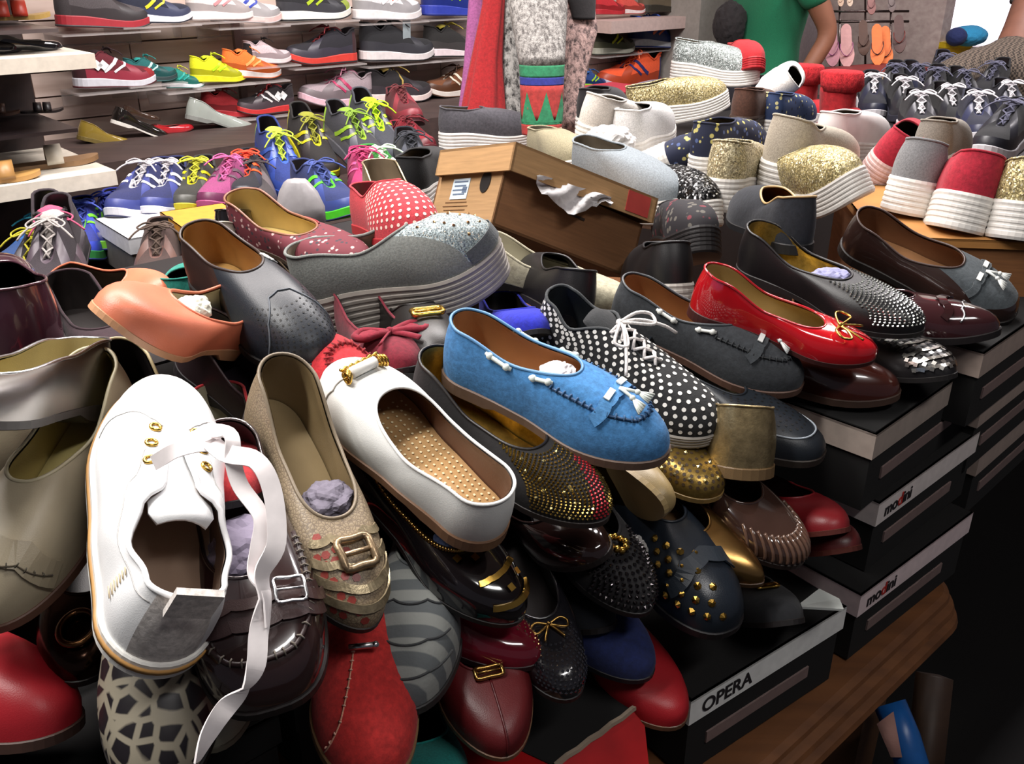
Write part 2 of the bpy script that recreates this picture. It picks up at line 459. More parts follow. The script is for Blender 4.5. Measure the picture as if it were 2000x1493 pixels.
    def _cap(s, ring, name, m):
        N = s.N; F = []
        for i in range(N // 2):
            q = [i, i + 1, (N - i - 1) % N, (N - i) % N]
            if i == 0: q = [0, 1, N - 1]
            if i == N // 2 - 1: q = [i, i + 1, (N - i) % N]
            F.append(tuple(q))
        return mesh(name, ring, F, m, s.root)
    # ---- surface lookups: fi 0 heel, .5 toe (0-.5 left side, .5-1 right side); fk 0 sole, 1 topline
    def S(s, fi, fk, off=0.0):
        a = (fi % 1.0) * s.N; i = int(a); u = a - i; i %= s.N; i2 = (i + 1) % s.N
        b = min(max(fk, 0), .9999) * s.K; j = int(b); v = b - j
        def L_(A): return (A[i, j] * (1 - u) + A[i2, j] * u) * (1 - v) + (A[i, j + 1] * (1 - u) + A[i2, j + 1] * u) * v
        p = L_(s.G); n = L_(s.NR)
        return Vector(p) + Vector(n) * off, Vector(n).normalized()
    def fr(s, fi, fk, off=0):
        p, n = s.S(fi, fk, off); t = Vector((1, 0, 0)); t = (t - n * t.dot(n)).normalized()
        return frame(p, t, n)
    def local(s, world): return s.mtx.inverted() @ world
    def scatter(s, sp, i0=0, i1=1, k0=0, k1=1, stag=True):
        out = []; mid = (i0 + i1) / 2
        pl = [s.S(mid, k0 + (k1 - k0) * q / 20)[0] for q in range(21)]
        length = sum((b - a).length for a, b in zip(pl, pl[1:])); rows = max(1, int(length / sp))
        for r_ in range(rows):
            fk = k0 + (k1 - k0) * (r_ + .5) / rows
            M_ = 160; pts = [s.S(i0 + (i1 - i0) * q / M_, fk) for q in range(M_ + 1)]
            acc = (sp / 2 if (stag and r_ % 2) else 0); nxt = acc; dist = 0
            for q in range(M_):
                d_ = (pts[q + 1][0] - pts[q][0]).length
                while dist + d_ >= nxt and d_ > 0:
                    u = (nxt - dist) / d_; out.append((pts[q][0].lerp(pts[q + 1][0], u), pts[q][1].lerp(pts[q + 1][1], u).normalized())); nxt += sp
                dist += d_
        return out
    def discs(s, name, pts, r, m, n=7, h=.0004, jitter=0, square=False, kind='stuff', dome=False):
        mb = MB()
        for p, nn in pts:
            t = nn.orthogonal().normalized()
            if square:
                t = Vector((1, 0, 0)); t = (t - nn * t.dot(nn)).normalized()
            o = nn.cross(t); vs = [p + nn * h * (1.6 if dome else 1)] if dome else []
            for q in range(n):
                a = 2 * math.pi * (q + .5) / n
                vs.append(p + nn * (h if not dome else h * .4) + t * (r * math.cos(a)) + o * (r * math.sin(a)))
            if dome: mb.add(vs, [(0, 1 + q, 1 + (q + 1) % n) for q in range(n)])
            else: mb.add(vs, [tuple(range(n))])
        return mb.build(name, m, s.root, smooth=False, kind=kind)
    def strip(s, name, path, wid, m, off=.0012, th=.0012):
        """band of leather lying on the surface along [(fi,fk),...]"""
        pts = []; nr = []
        for (a, b), (c, d) in zip(path, path[1:]):
            for q in range(6):
                p, n = s.S(a + (c - a) * q / 6, b + (d - b) * q / 6, off); pts.append(p); nr.append(n)
        p, n = s.S(path[-1][0], path[-1][1], off); pts.append(p); nr.append(n)
        wv = []
        for i in range(len(pts)):
            t = (pts[min(i + 1, len(pts) - 1)] - pts[max(i - 1, 0)]).normalized(); wv.append(nr[i].cross(t).normalized() * wid / 2)
        v, f = ribbon_geo(pts, wv, th); return mesh(name, v, f, m, s.root, smooth=False)
    def line(s, name, path, r, m, off=.0005, stitches=None, parent=None):
        pts = []
        for (a, b), (c, d) in zip(path, path[1:]):
            for q in range(8): pts.append(s.S(a + (c - a) * q / 8, b + (d - b) * q / 8, off)[0])
        pts.append(s.S(path[-1][0], path[-1][1], off)[0])
        mb = MB(); mb.tube(pts, r, 5); o = mb.build(name, m, parent or s.root)
        if stitches:
            sp, ln, sr, sm = stitches; mb = MB(); acc = 0
            for a, b in zip(pts, pts[1:]):
                acc += (b - a).length
                if acc > sp:
                    acc = 0; t = (b - a).normalized()
                    up = Vector((0, 0, 1)); side = (up - t * up.dot(t)); side = side.normalized() if side.length > .01 else Vector((0, 1, 0))
                    side2 = t.cross(side).normalized()
                    q = (side * .35 + side2 * .9).normalized()
                    mb.tube([b - q * ln / 2 + side * .001, b + side * (r * 1.1 + .0012), b + q * ln / 2 + side * .001], sr, 4)
            mb.build('stitching', sm, s.root, kind='stuff')
        return o
    def apron(s, m, fk=.52, i0=.34, r=.0016, stitch=None):
        path = [(i0, min(.98, fk + .3)), (i0 + .06, fk + .08), (.45, fk), (.5, fk), (.55, fk), (1 - i0 - .06, fk + .08), (1 - i0, min(.98, fk + .3))]
        return s.line('apron_seam', path, r, m, stitches=stitch)
    def bow(s, m, size=.02, fk=.9, r=.0011, solid=False, fi=.5):
        F = s.fr(fi, fk, .002); mb = MB(); name = 'bow'
        for sy in (1, -1):
            loop = [(0, 0, 0), (.35, .55 * sy, .12), (.55, 1.15 * sy, .1), (.1, 1.35 * sy, .1), (-.25, .9 * sy, .15), (0, 0, 0)]
            tail = [(0, 0, .05), (.7, .45 * sy, .04), (1.2, .75 * sy, 0)]
            if solid:
                lp = spline(loop, 5); cc = Vector((.15, .75 * sy, .28)); o = len(mb.v)
                vs = [F @ (q * size) for q in lp] + [F @ (cc * size)]
                mb.add(vs, [(i, i + 1, len(lp)) for i in range(len(lp) - 1)])
                mb.tube([F @ (Vector(q) * size) for q in spline(loop, 5)], r * 1.5, 5)
                mb.tube([F @ (Vector(q) * size) for q in spline(tail, 4)], size * .12, 5, flat=.4)
            else:
                mb.tube([F @ (Vector(q) * size) for q in spline(loop, 6)], r, 6)
                mb.tube([F @ (Vector(q) * size) for q in spline(tail, 4)], r, 6)
        mb.ball(F @ Vector((0, 0, .0015)), max(r * 1.8, size * .13)); return mb.build(name, m, s.root)
    def tassel(s, strap, white, fk=.72, w=.012, silver='E8E8E4'):
        s.strip('saddle_strap', [(.36, fk * .62), (.42, fk * .9), (.47, fk), (.53, fk), (.58, fk * .9), (.64, fk * .62)], w, strap, .0022, .002)
        for sy in (1, -1):
            F = s.fr(.5 + .045 * sy, fk, .0042); mb = MB(); mb.box((0, 0, 0), (.006, .015, .0014)); o = mb.build('strap_insert', white, s.root, smooth=False); o.matrix_local = F
        F = s.fr(.5, fk, .005)
        for sy in (.35, -.5):
            mb = MB(); a = Vector((.004, .003 * sy, .001)); b = Vector((.016, .014 * sy, .003)); c = Vector((.030, .026 * sy, .0015))
            mb.tube([F @ Vector((0, 0, 0)), F @ a, F @ b], .0018, 6)
            for q in range(9):
                e = Vector((0, (q - 4) * .0016, ((q * 7) % 3 - 1) * .0012)); mb.tube([F @ b, F @ (b.lerp(c, .5) + e * .6), F @ (c + e)], .0011, 4)
            mb.ball(F @ b, .003); mb.build('tassel', white, s.root)
    def sidelace(s, m, fis, fk=.8, r=.0022):
        for a, b in fis:
            mb = MB(); pts = [s.S(a + (b - a) * q / 6, fk, .0024 if 0 < q < 6 else .0005)[0] for q in range(7)]
            mb.tube(pts, r, 6); mb.ball(pts[1], r * 1.7); mb.ball(pts[-2], r * 1.7); mb.build('side_lacing', m, s.root)
    def buckle(s, fi, fk, sx, sy, m, r=.0012, off=.003):
        F = s.fr(fi, fk, off); mb = MB()
        rect = [(-sx, -sy, 0), (0, -sy * 1.05, .001), (sx, -sy, 0), (sx, 0, 0), (sx, sy, 0), (0, sy * 1.05, .001), (-sx, sy, 0), (-sx, 0, 0)]
        mb.tube([F @ Vector(q) for q in spline(rect, 3, True)], r, 6, True); mb.tube([F @ Vector((0, -sy, .001)), F @ Vector((0, sy, .001))], r * .7, 5)
        return mb.build('buckle', m, s.root)
    def tongue(s, m, up=.012):
        rows = []; nc = 7
        for q in range(11):
            t = 1.0 - q / 10 * .56
            i = min(range(s.N // 2), key=lambda i_: abs((1 - math.cos(2 * math.pi * i_ / s.N)) / 2 - t))
            a = s.rimpts[i]; b = s.rimpts[(s.N - i) % s.N]; p = Vector((a + b) / 2); e = max(0, (q - 6) / 4)
            p.z += -.003 + up * e; p.x -= .010 * e; hw = (.008 + .013 * min(1, q / 7)) * s.k * (1 - .25 * max(0, q - 9)); arch = .007 * s.k
            rows.append([p + Vector((0, hw * c, -arch * c * c)) for c in np.linspace(-1, 1, nc)])
        n = len(rows); vs = [v for r_ in rows for v in r_] + [v - Vector((-.001, 0, .003 * s.k)) for r_ in rows for v in r_]; o = n * nc; fs = []
        for q in range(n - 1):
            for c in range(nc - 1):
                i = q * nc + c; fs.append((i, i + nc, i + nc + 1, i + 1)); fs.append((o + i, o + i + 1, o + i + nc + 1, o + i + nc))
            fs.append((q * nc, o + q * nc, o + q * nc + nc, q * nc + nc)); e = q * nc + nc - 1; fs.append((e, e + nc, o + e + nc, o + e))
        for c in range(nc - 1): i = (n - 1) * nc + c; fs.append((i, o + i, o + i + 1, i + 1))
        return mesh('tongue', vs, fs, m, s.root)
    def laces(s, m, n=5, r=.0016, bow=True, eyelet=None, flat=1.0, spread=.010, bowsize=1.0):
        def rimpt(t, sgn):
            a = math.acos(1 - 2 * t) / (2 * math.pi)
            p, nn = s.S(a if sgn > 0 else 1 - a, .93, .0025); return p, nn
        mb = MB(); ts = [.97 - .36 * q / (n - 1) for q in range(n)]; L_ = []
        for t in ts: L_.append((rimpt(t, 1)[0], rimpt(t, -1)[0]))
        for q, (a, b) in enumerate(L_):
            lift = Vector((0, 0, .004))
            if q < n - 1:
                for p, e in ((a, L_[q + 1][1]), (b, L_[q + 1][0])): mb.tube([p, (p + e) / 2 + lift, e], r, 5, flat=flat)
            else: mb.tube([a, (a + b) / 2 + lift, b], r, 5, flat=flat)
        if bow:
            a, b = L_[-1]; c = (a + b) / 2 + Vector((0, 0, .007)); z = bowsize * s.k
            for sy in (1, -1):
                lp = [c, c + Vector((.008, .016 * sy, .008)) * z, c + Vector((.016, .032 * sy, .002)) * z, c + Vector((.026, .024 * sy, .0)) * z, c + Vector((.012, .008 * sy, .002)) * z, c]
                mb.tube(spline(lp, 4), r, 5, flat=flat)
                tl = [c, c + Vector((.014, .014 * sy, .004)) * z, c + Vector((.032, .034 * sy, -.004)) * z, c + Vector((.042, .046 * sy, -.014)) * z]; mb.tube(spline(tl, 4), r, 5, flat=flat)
            mb.ball(c, r * 2)
        o = mb.build('laces', m, s.root)
        if eyelet:
            mb = MB()
            for t in ts:
                for sg in (1, -1):
                    p, nn = rimpt(t, sg); tt = nn.orthogonal().normalized(); oo = nn.cross(tt)
                    mb.tube([p - nn * .0015 + (tt * math.cos(a) + oo * math.sin(a)) * .0028 for a in np.linspace(0, 6.283, 9)[:-1]], .0009, 5, True)
            mb.build('eyelets', eyelet, s.root, kind='stuff')
        return o
def shoe(name, label, H, T, dd, L, roll, style, dt=None, dh=None, **kw):
    """dt / dh: depth of the toe / heel end where the length alone cannot tell it"""
    if H is None or T is None:          # one end + heading: ('az', heading, elevation) replaces the other end
        az, el = dd; ax = Vector((math.sin(R(az)) * math.cos(R(el)), math.cos(R(az)) * math.cos(R(el)), math.sin(R(el))))
        ph = P(T[0], T[1], dt) - ax * L if H is None else P(H[0], H[1], dh)
        up = Vector((0, 0, 1)); up = Matrix.Rotation(R(roll), 3, ax) @ (up - ax * up.dot(ax)).normalized()
        m, L2, info = frame(ph, ax, up), L, (0, 0, CAMZ - ph.z, CAMZ - (ph + ax * L).z, el)
    elif dt or dh:
        k, o = (T, H) if dt else (H, T); pk = ray(*k) * (dt or dh); ro = ray(*o)
        A = ro.dot(ro); B = -2 * ro.dot(pk); C = pk.dot(pk) - L * L; disc = B * B - 4 * A * C
        far = (dd < 0) if dt else (dd > 0)
        do = (-B + (1 if far else -1) * math.sqrt(max(0, disc))) / (2 * A)
        m, L2, info = place_d(H, do if dt else dh, T, dt if dt else do, roll)
    else:
        m, L2, info = place(H, T, dd, L, roll)
    sh = Shoe(name, label, m, L2, style, **kw)
    LOG.append(label)
    return sh
def crumple(name, label, cat, c, rad, m, seed=1, group=None, sub=4, amp=.45):
    bm = bmesh.new(); bmesh.ops.create_icosphere(bm, subdivisions=sub, radius=1.0)
    rnd = np.random.RandomState(seed); D = rnd.normal(size=(14, 3)); D /= np.linalg.norm(D, axis=1)[:, None]; A = rnd.uniform(.4, 1, 14)
    for v in bm.verts:
        n = np.array(v.co); q = sum(a * abs(math.sin((4 if k_ % 2 else 9) * float(n @ d) + a * 9)) for k_, (a, d) in enumerate(zip(A, D))) / 14
        f = 1 - amp + amp * 2 * q; v.co = Vector((v.co.x * rad[0] * f, v.co.y * rad[1] * f, v.co.z * rad[2] * f))
    o = from_bm(name, bm, m); o.location = c
    return tag(o, label, cat, group)
# ------------------------------------------------------------------ setting
def slab(name, u0, u1, v0, v1, z0, z1, m, kind='structure', parent=None, smooth=False):
    mb = MB(); vs = [UV(u, v, z) for z in (z0, z1) for v in (v0, v1) for u in (u0, u1)]
    mb.add(vs, [(0, 2, 3, 1), (4, 5, 7, 6), (0, 1, 5, 4), (2, 6, 7, 3), (0, 4, 6, 2), (1, 3, 7, 5)])
    o = mb.build(name, m, parent, smooth); 
    if kind: o['kind'] = kind
    return o
WALLV = 3.12; TABLEZ = CAMZ - .84; RISER = CAMZ - .50
slab('floor', -3.5, 7.2, -3.0, WALLV + .2, -.05, 0, ('0A0808', 'plain', None, None, None, .95))
slab('ceiling', -3.5, 7.2, -3.0, WALLV + .2, 2.95, 3.0, ('B8B0AC', 'plain'))
wb_ = slab('wall_back', -3.5, 4.0, WALLV, WALLV + .15, 0, 2.95, ('6E5A52', 'plain'))
# wood-look wall planks between the display shelves
PW, PH = .62, .072
pm = MB(); pm.box((PW / 2, -.006, PH / 2), (PW - .004, .012, PH - .005)); pmesh = None
rowmats = [mat('CDB6AA', 'wood', 'B09A8E'), mat('C0A89C', 'wood', 'D4C0B6'), mat('D2BEB4', 'wood', 'B8A298')]
for r_ in range(18):
    z = .74 + r_ * PH
    for c_ in range(6):
        u = .55 + c_ * PW + (.31 if r_ % 2 else 0)
        if pmesh is None:
            o = pm.build('plank', rowmats[0], wb_, False); pmesh = [o.data]
            for mm in rowmats[1:]:
                d_ = o.data.copy(); d_.materials.clear(); d_.materials.append(mm); pmesh.append(d_)
        else:
            o = bpy.data.objects.new('plank', pmesh[(r_ * 5 + c_ * 3) % 3]); link(o, wb_)
        o.matrix_local = frame(UV(u, WALLV, z), UX, Vector((0, 0, 1)))
# upright slotted rails on the wall
for n_, px in enumerate((465, 715, 930)):
    p = PV(px, 100, WALLV - .02); slab('wall_rail', p.dot(UX) - .012, p.dot(UX) + .012, WALLV - .03, WALLV - .012, .74, 2.05, ('A89C98', 'metal', None, None, None, .5), None, wb_)
# stone-clad pillar and far walls
p = PV(1325, 50, 2.9); PU = p.dot(UX)
pil = slab('wall_pillar', PU, PU + .30, 2.78, WALLV, 0, 2.95, ('8C8680', 'plain', None, None, None, .9))
wr = slab('wall_right', 6.6, 6.75, -3.0, WALLV + .2, 0, 2.95, ('9A8A86', 'plain'))
slab('wall_far', 4.0, 6.6, WALLV, WALLV + .15, 0, 2.95, ('A89690', 'plain'))
# bright shop front seen at the top right
def PU_(px, py, u):
    r = ray(px, py); return CAMP + r * (u / r.dot(UX))
a, b = PU_(1835, 110, 6.55), PU_(2120, 110, 6.55)
win = slab('window_1', 6.53, 6.59, b.dot(VX), a.dot(VX), .95, 2.3, ('F4EEFF', 'emit', None, None, 1.5))
for v_ in (a.dot(VX) + .03, b.dot(VX)):
    slab('window_frame', 6.49, 6.60, v_ - .05, v_ + .05, .9, 2.35, ('A8988E', 'plain'), None, win)
slab('window_sill', 6.4, 6.60, b.dot(VX), a.dot(VX), .88, .95, ('BEB2A8', 'plain'), None, win)
o = slab('window_awning', 6.35, 6.5, b.dot(VX), a.dot(VX) - .02, 1.50, 1.60, ('5A3A3C', 'plain'), None, win)
# partition carrying the hanging flip-flops
p0, p1 = PU_(1612, 80, 4.9), PU_(1835, 80, 4.9)
part = slab('wall_partition', 4.9, 5.0, p1.dot(VX), p0.dot(VX), 0, 2.95, ('9A8884', 'wood', 'B0A09A'))

# ------------------------------------------------------------------ left display unit with white shelves
unit = empty('display_shelf_unit', Matrix.Translation(UV(.3, 2.2, 0)), 'dark shelving unit with white shelf edges at the left', 'shelf')
def kid(name, u0, u1, v0, v1, z0, z1, m, root):
    o = slab(name, u0, u1, v0, v1, z0, z1, m, None); o.parent = root; o.matrix_parent_inverse = root.matrix_world.inverted(); return o
bpy.context.view_layer.update()
c1 = PV(187, 118, 2.2); uend = c1.dot(UX)
for py0, py1 in ((104, 133), (333, 362), (-110, -90)):
    x = 187 + (py0 - 104) * .17; z1_, z0_ = PV(x, py0, 2.2).z, PV(x, py1, 2.2).z
    kid('shelf_board', -.6, uend, 2.2, 2.62, z0_, z1_, ('CFC6B8', 'plain', None, None, None, .5), unit)
kid('back_panel', -.6, uend - .03, 2.60, 2.64, .3, 2.0, ('2A2020', 'wood', '3A2C2A'), unit)
kid('side_panel', -.6, -.57, 2.22, 2.62, 0, 2.0, ('2A2020', 'wood', '3A2C2A'), unit)
kid('plinth', -.6, uend - .02, 2.25, 2.60, 0, .60, ('1E1718', 'wood', '2A2022'), unit)
# low bench in front of the wall
bench = empty('display_bench', Matrix.Translation(UV(1.2, 2.5, 0)), 'low dark bench below the wall shelves holding piled sneakers', 'bench')
bpy.context.view_layer.update()
kid('bench_top', uend + .05, 2.6, 2.12, 3.08, .80, .84, ('3A2E2C', 'wood', '4A3A36'), bench)
kid('bench_front', uend + .05, 2.6, 2.14, 2.17, 0, .80, ('2A2221', 'wood', '3A2E2C'), bench)
kid('bench_step', .5, 2.5, 2.62, 3.07, .84, .98, ('3A2E2C', 'wood', '4A3A36'), bench)

# ------------------------------------------------------------------ tables
def table(label, u0, u1, v0, v1, z, rad=.06):
    root = empty('display_table', Matrix.Translation(UV((u0 + u1) / 2, (v0 + v1) / 2, 0)), label, 'table'); bpy.context.view_layer.update()
    prof = [(-.030, 0), (-.012, -.001), (-.004, -.006), (-.002, -.012), (-.007, -.017), (-.003, -.019), (.005, -.023), (.008, -.030), (.002, -.036), (.006, -.038), (.013, -.042), (.016, -.050), (.010, -.060), (-.004, -.068), (-.03, -.070)]
    rings = []
    for off, dz in prof:
        ring = []
        for cu, cv, a0 in ((u1 - rad, v0 + rad, -90), (u1 - rad, v1 - rad, 0), (u0 + rad, v1 - rad, 90), (u0 + rad, v0 + rad, 180)):
            for q in range(9):
                a = R(a0 + q * 90 / 8); rr = rad + off; ring.append(UV(cu + rr * math.cos(a), cv + rr * math.sin(a), z + dz))
        rings.append(ring)
    n = len(rings[0]); vs = [p for r_ in rings for p in r_]; fs = [tuple(range(n))]
    for k in range(len(rings) - 1):
        for i in range(n): fs.append((k * n + i, k * n + (i + 1) % n, (k + 1) * n + (i + 1) % n, (k + 1) * n + i))
    fs.append(tuple(range((len(rings) - 1) * n, len(rings) * n))[::-1])
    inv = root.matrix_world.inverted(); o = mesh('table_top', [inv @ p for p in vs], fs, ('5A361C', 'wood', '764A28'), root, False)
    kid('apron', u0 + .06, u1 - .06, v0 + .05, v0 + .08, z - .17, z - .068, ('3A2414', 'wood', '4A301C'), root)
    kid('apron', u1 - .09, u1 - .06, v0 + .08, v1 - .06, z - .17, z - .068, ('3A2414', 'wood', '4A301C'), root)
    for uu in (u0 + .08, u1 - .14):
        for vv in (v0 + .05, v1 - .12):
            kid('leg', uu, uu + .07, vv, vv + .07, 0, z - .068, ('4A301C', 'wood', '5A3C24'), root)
    return root
E1 = PZ(1905, 1150, TABLEZ); TU1, TV0 = E1.dot(UX) + .005, PZ(1700, 1316, TABLEZ).dot(VX)
table('brown wooden display table with moulded rounded edge in front', -1.1, TU1, TV0, 1.75, TABLEZ)
table('second wooden display table behind the front one', TU1 + .05, 3.75, TV0 + .16, 2.0, TABLEZ + .06)
# slanted brace and clutter below the table edge
mb = MB(); mb.tube([P(1790, 1640, 1.52), P(1825, 1320, 1.55)], .03, 4); o = mb.build('table_brace', ('2E1C10', 'wood', '3A2616')); tag(o, 'slanted wooden prop under the table corner', 'wood prop')
mb = MB(); mb.tube([P(1738, 1375, 1.36), P(1765, 1440, 1.34), P(1795, 1540, 1.31)], .024, 10); o = mb.build('blue_roll', ('1F5FA8', 'plastic')); tag(o, 'bright blue plastic roll under the table', 'plastic roll')
mb = MB(); mb.add([P(1712, 1415, 1.32), P(1745, 1390, 1.32), P(1762, 1480, 1.30), P(1740, 1480, 1.30), P(1712, 1415, 1.34), P(1745, 1390, 1.34), P(1762, 1480, 1.32), P(1740, 1480, 1.32)], [(0, 1, 2, 3), (7, 6, 5, 4), (0, 4, 5, 1), (1, 5, 6, 2), (2, 6, 7, 3), (3, 7, 4, 0)]); o = mb.build('paper_bag', ('A87E74', 'paper')); tag(o, 'crumpled pinkish paper bag under the table', 'paper bag')

# ------------------------------------------------------------------ shoe boxes
BLK = ('070606', 'plain', None, None, None, .9)
def shoe_box(label, A, hd, w_, dep, h, lid_h=.034, lid=('C4C2C0', 'plain', None, None, None, .5), top=BLK, body=BLK, text=None, strip=True, group=None, lid_on=True, name='shoe_box', cut=.0):
    x = Vector((math.sin(R(hd)), math.cos(R(hd)), 0)); M_ = frame(A - Vector((0, 0, h)), x, Vector((0, 0, 1)))
    root = empty(name, M_, label, 'box', group)
    t = .003; mb = MB(); mb.box((w_ / 2, dep / 2, (h - .004) / 2), (w_ - .008, dep - .008, h - .004)); mb.build('box_body', body, root, False)
    if lid_on:
        mb = MB(); mb.box((w_ / 2, dep / 2, h - t / 2), (w_, dep, t))
        for c, d_ in (((w_ / 2, t / 2, h - lid_h / 2), (w_, t, lid_h)), ((w_ / 2, dep - t / 2, h - lid_h / 2), (w_, t, lid_h)), ((t / 2, dep / 2, h - lid_h / 2), (t, dep - 2 * t, lid_h)), ((w_ - t / 2, dep / 2, h - lid_h / 2), (t, dep - 2 * t, lid_h))): mb.box(c, d_)
        L_ = mb.build('lid', lid, root, False)
        if top != lid:
            mb = MB(); mb.box((w_ / 2, dep / 2, h + .0008), (w_ - .006, dep - .006, .0016)); mb.build('lid_panel', top, L_, False)
        if text:
            cur = .018
            for s_, col in text:
                o, wd = text_mesh(s_, .026, col, frame(Vector((cur, -.0008, h - lid_h + .008)), Vector((1, 0, 0)), Vector((0, -1, 0))), L_, bold=.0004); cur += wd + .0015
    if strip:
        mb = MB(); mb.box((w_ * .46, .003, h * .36), (w_ * .66, .0024, .016)); mb.build('end_label', ('7E6A66', 'plain'), root, False)
    return root
INK = ('1E1A1E', 'plain'); REDI = ('B02A22', 'plain')
MOD = [('mo', INK), ('d', REDI), ('ini', INK)]
bx = {}
bx['opera'] = shoe_box('black shoe box with white lid lettered OPERA at the table edge', P(1350, 1372, .72 / .739), 54, .268, .18, .115, text=[('OPERA', INK)], lid=('EAEAE6', 'plain', None, None, None, .5))
bx['m2'] = shoe_box('black shoe box with pinkish lettered lid lowest at the table corner', P(1682, 1165, .73 / .634), 50, .296, .18, .107, text=MOD, lid=('EAD6D6', 'plain', None, None, None, .35))
bx['m3'] = shoe_box('black shoe box with white lettered lid second from bottom in the corner stack', P(1718, 985, .62 / .543), 48, .287, .18, .106, text=MOD, lid=('E6DCD8', 'plain', None, None, None, .35))
bx['m4'] = shoe_box('black shoe box with plain pale lid on top of the corner stack', P(1712, 850, .51 / .475), 46, .315, .19, .108, lid=('A89A90', 'plain', None, None, None, .5))
# stack on the second table at the right edge
for n_, (py, dr, lb) in enumerate(((692, .46, 'top'), (795, .57, 'second'), (893, .68, 'third'))):
    px = 1922 - 4 * n_
    r_ = ray(px, py); A = CAMP + r_ * (dr / -r_.z)
    shoe_box('dark shoe box with pale lid rim, %s in the stack at the right edge' % lb, A, 46, .29, .19, .107, lid=('A8968C', 'plain', None, None, None, .5))
# boxes hidden below the heap
n_ = 0
for iu in range(5):
    for iv in range(4):
        u, v = -.62 + iu * .30, TV0 + .04 + iv * .20
        lv = 3 if (iv >= 2) else (2 if iv == 1 else (2 if iu < 2 else 1))
        if iv == 0 and iu >= 3: continue
        if iu >= 4 and iv < 2: lv = 1
        if lv * .1 < .1: continue
        shoe_box('plain black shoe box buried under the heap of shoes', UV(u, v, TABLEZ + .108 * lv - .004), 48, .285, .19, .104, lid=BLK, strip=False, group='black boxes under the heap')
# display risers carrying the heap
slabR = lambda nm, lb, *a: tag(slab(nm, *a, ('141012', 'plain'), None), lb, 'riser')
slabR('display_riser', 'black riser block under the back of the shoe heap', -.75, TU1 - .1, TV0 + .86, 1.7, TABLEZ, RISER - .03)
slabR('display_riser', 'black riser block on the second table', TU1 + .62, 3.6, TV0 + .50, 1.92, TABLEZ + .06, RISER + .01)

# ------------------------------------------------------------------ cardboard shoe box on the heap
B_ = P(1008, 277, 1.28); A_ = P(838, 285, 1.42); C_ = P(1286, 388, 1.46)
ex = (C_ - B_).normalized(); ey = (A_ - B_); ey = (ey - ex * ey.dot(ex)).normalized(); ez = ex.cross(ey)
if ez.dot(UPC) < 0: ez = -ez
LW, LD = (C_ - B_).length, (A_ - B_).length
cb = empty('cardboard_box', None, 'brown cardboard shoe box with lifted lid and white tissue', 'box')
Mlid = Matrix(((ex.x, ey.x, ez.x, B_.x), (ex.y, ey.y, ez.y, B_.y), (ex.z, ey.z, ez.z, B_.z), (0, 0, 0, 1)))
# body hangs lower at the right end
ob0 = P(990, 322, 1.305); Cb = P(1262, 442, 1.475); ex2 = (Cb - ob0).normalized(); ey2 = (ey - ex2 * ey.dot(ex2)).normalized(); ez2 = ex2.cross(ey2)
if ez2.dot(UPC) < 0: ez2 = -ez2
ob = ob0 - ez2 * .088
Mb_ = Matrix(((ex2.x, ey2.x, ez2.x, ob.x), (ex2.y, ey2.y, ez2.y, ob.y), (ex2.z, ey2.z, ez2.z, ob.z), (0, 0, 0, 1)))
cb.matrix_world = Mb_; bpy.context.view_layer.update()
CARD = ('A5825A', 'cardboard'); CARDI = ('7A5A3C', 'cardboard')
bw, bd, bh, t = LW * .95, LD * .92, .088, .004
def cbkid(nm, parts, m, M_, parent=cb):
    mb = MB()
    for c, d_ in parts: mb.box(c, d_)
    o = mb.build(nm, m, parent, False); o.matrix_world = M_; 
    o.matrix_parent_inverse = Matrix.Identity(4); o.matrix_local = parent.matrix_world.inverted() @ M_ if parent is cb else Matrix.Identity(4); return o
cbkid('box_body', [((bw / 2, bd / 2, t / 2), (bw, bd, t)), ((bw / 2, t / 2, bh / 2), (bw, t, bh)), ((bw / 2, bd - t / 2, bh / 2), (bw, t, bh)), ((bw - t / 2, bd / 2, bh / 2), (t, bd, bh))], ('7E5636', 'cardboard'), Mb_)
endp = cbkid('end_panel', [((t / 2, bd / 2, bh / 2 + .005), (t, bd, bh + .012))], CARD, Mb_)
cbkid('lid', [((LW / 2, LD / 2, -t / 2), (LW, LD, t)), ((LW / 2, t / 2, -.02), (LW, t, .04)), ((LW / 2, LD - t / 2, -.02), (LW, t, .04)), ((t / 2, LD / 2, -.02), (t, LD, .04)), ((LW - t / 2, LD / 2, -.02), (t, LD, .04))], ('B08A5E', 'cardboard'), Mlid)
cbkid('lid_red_print', [((LW * .86, -.0006, -.02), (LW * .17, .001, .032))], ('B8403A', 'plain'), Mlid)
mb = MB()
def onend(y, z): return Vector((-.0012, y, z))
o = cbkid('barcode_label', [((-.0008, bd * .60, bh * .64), (.001, .046, .032))], ('C4D2DC', 'paper'), Mb_)
bars = [((-.0015, bd * .60, bh * .64 + .011 - q * .0065), (.0006, .038 - .006 * (q % 2), .0022)) for q in range(4)] + [((-.0015, bd * .60 - .014, bh * .64 - .002), (.0006, .012, .009))]
cbkid('label_print', bars, ('5E6E86', 'plain'), Mb_)
cbkid('side_print', [((-.0006, bd * .62, bh * .20 + q * .006), (.0006, .07 - .01 * (q % 2), .001)) for q in range(4)], ('7A5636', 'plain'), Mb_)
mb = MB(); mb.add([Vector((-.0012, bd * .24 + .013 * math.cos(a), bh * .74 + .017 * math.sin(a))) for a in np.linspace(0, 6.283, 21)[:-1]], [tuple(range(20))[::-1]]); o = mb.build('hand_hole', ('0C0808', 'plain'), cb, False)
mb = MB(); mb.box((bw * .52, -.0008, bh * .66), (.03, .0016, .004)); o = mb.build('slot', ('2A1A10', 'plain'), cb, False)
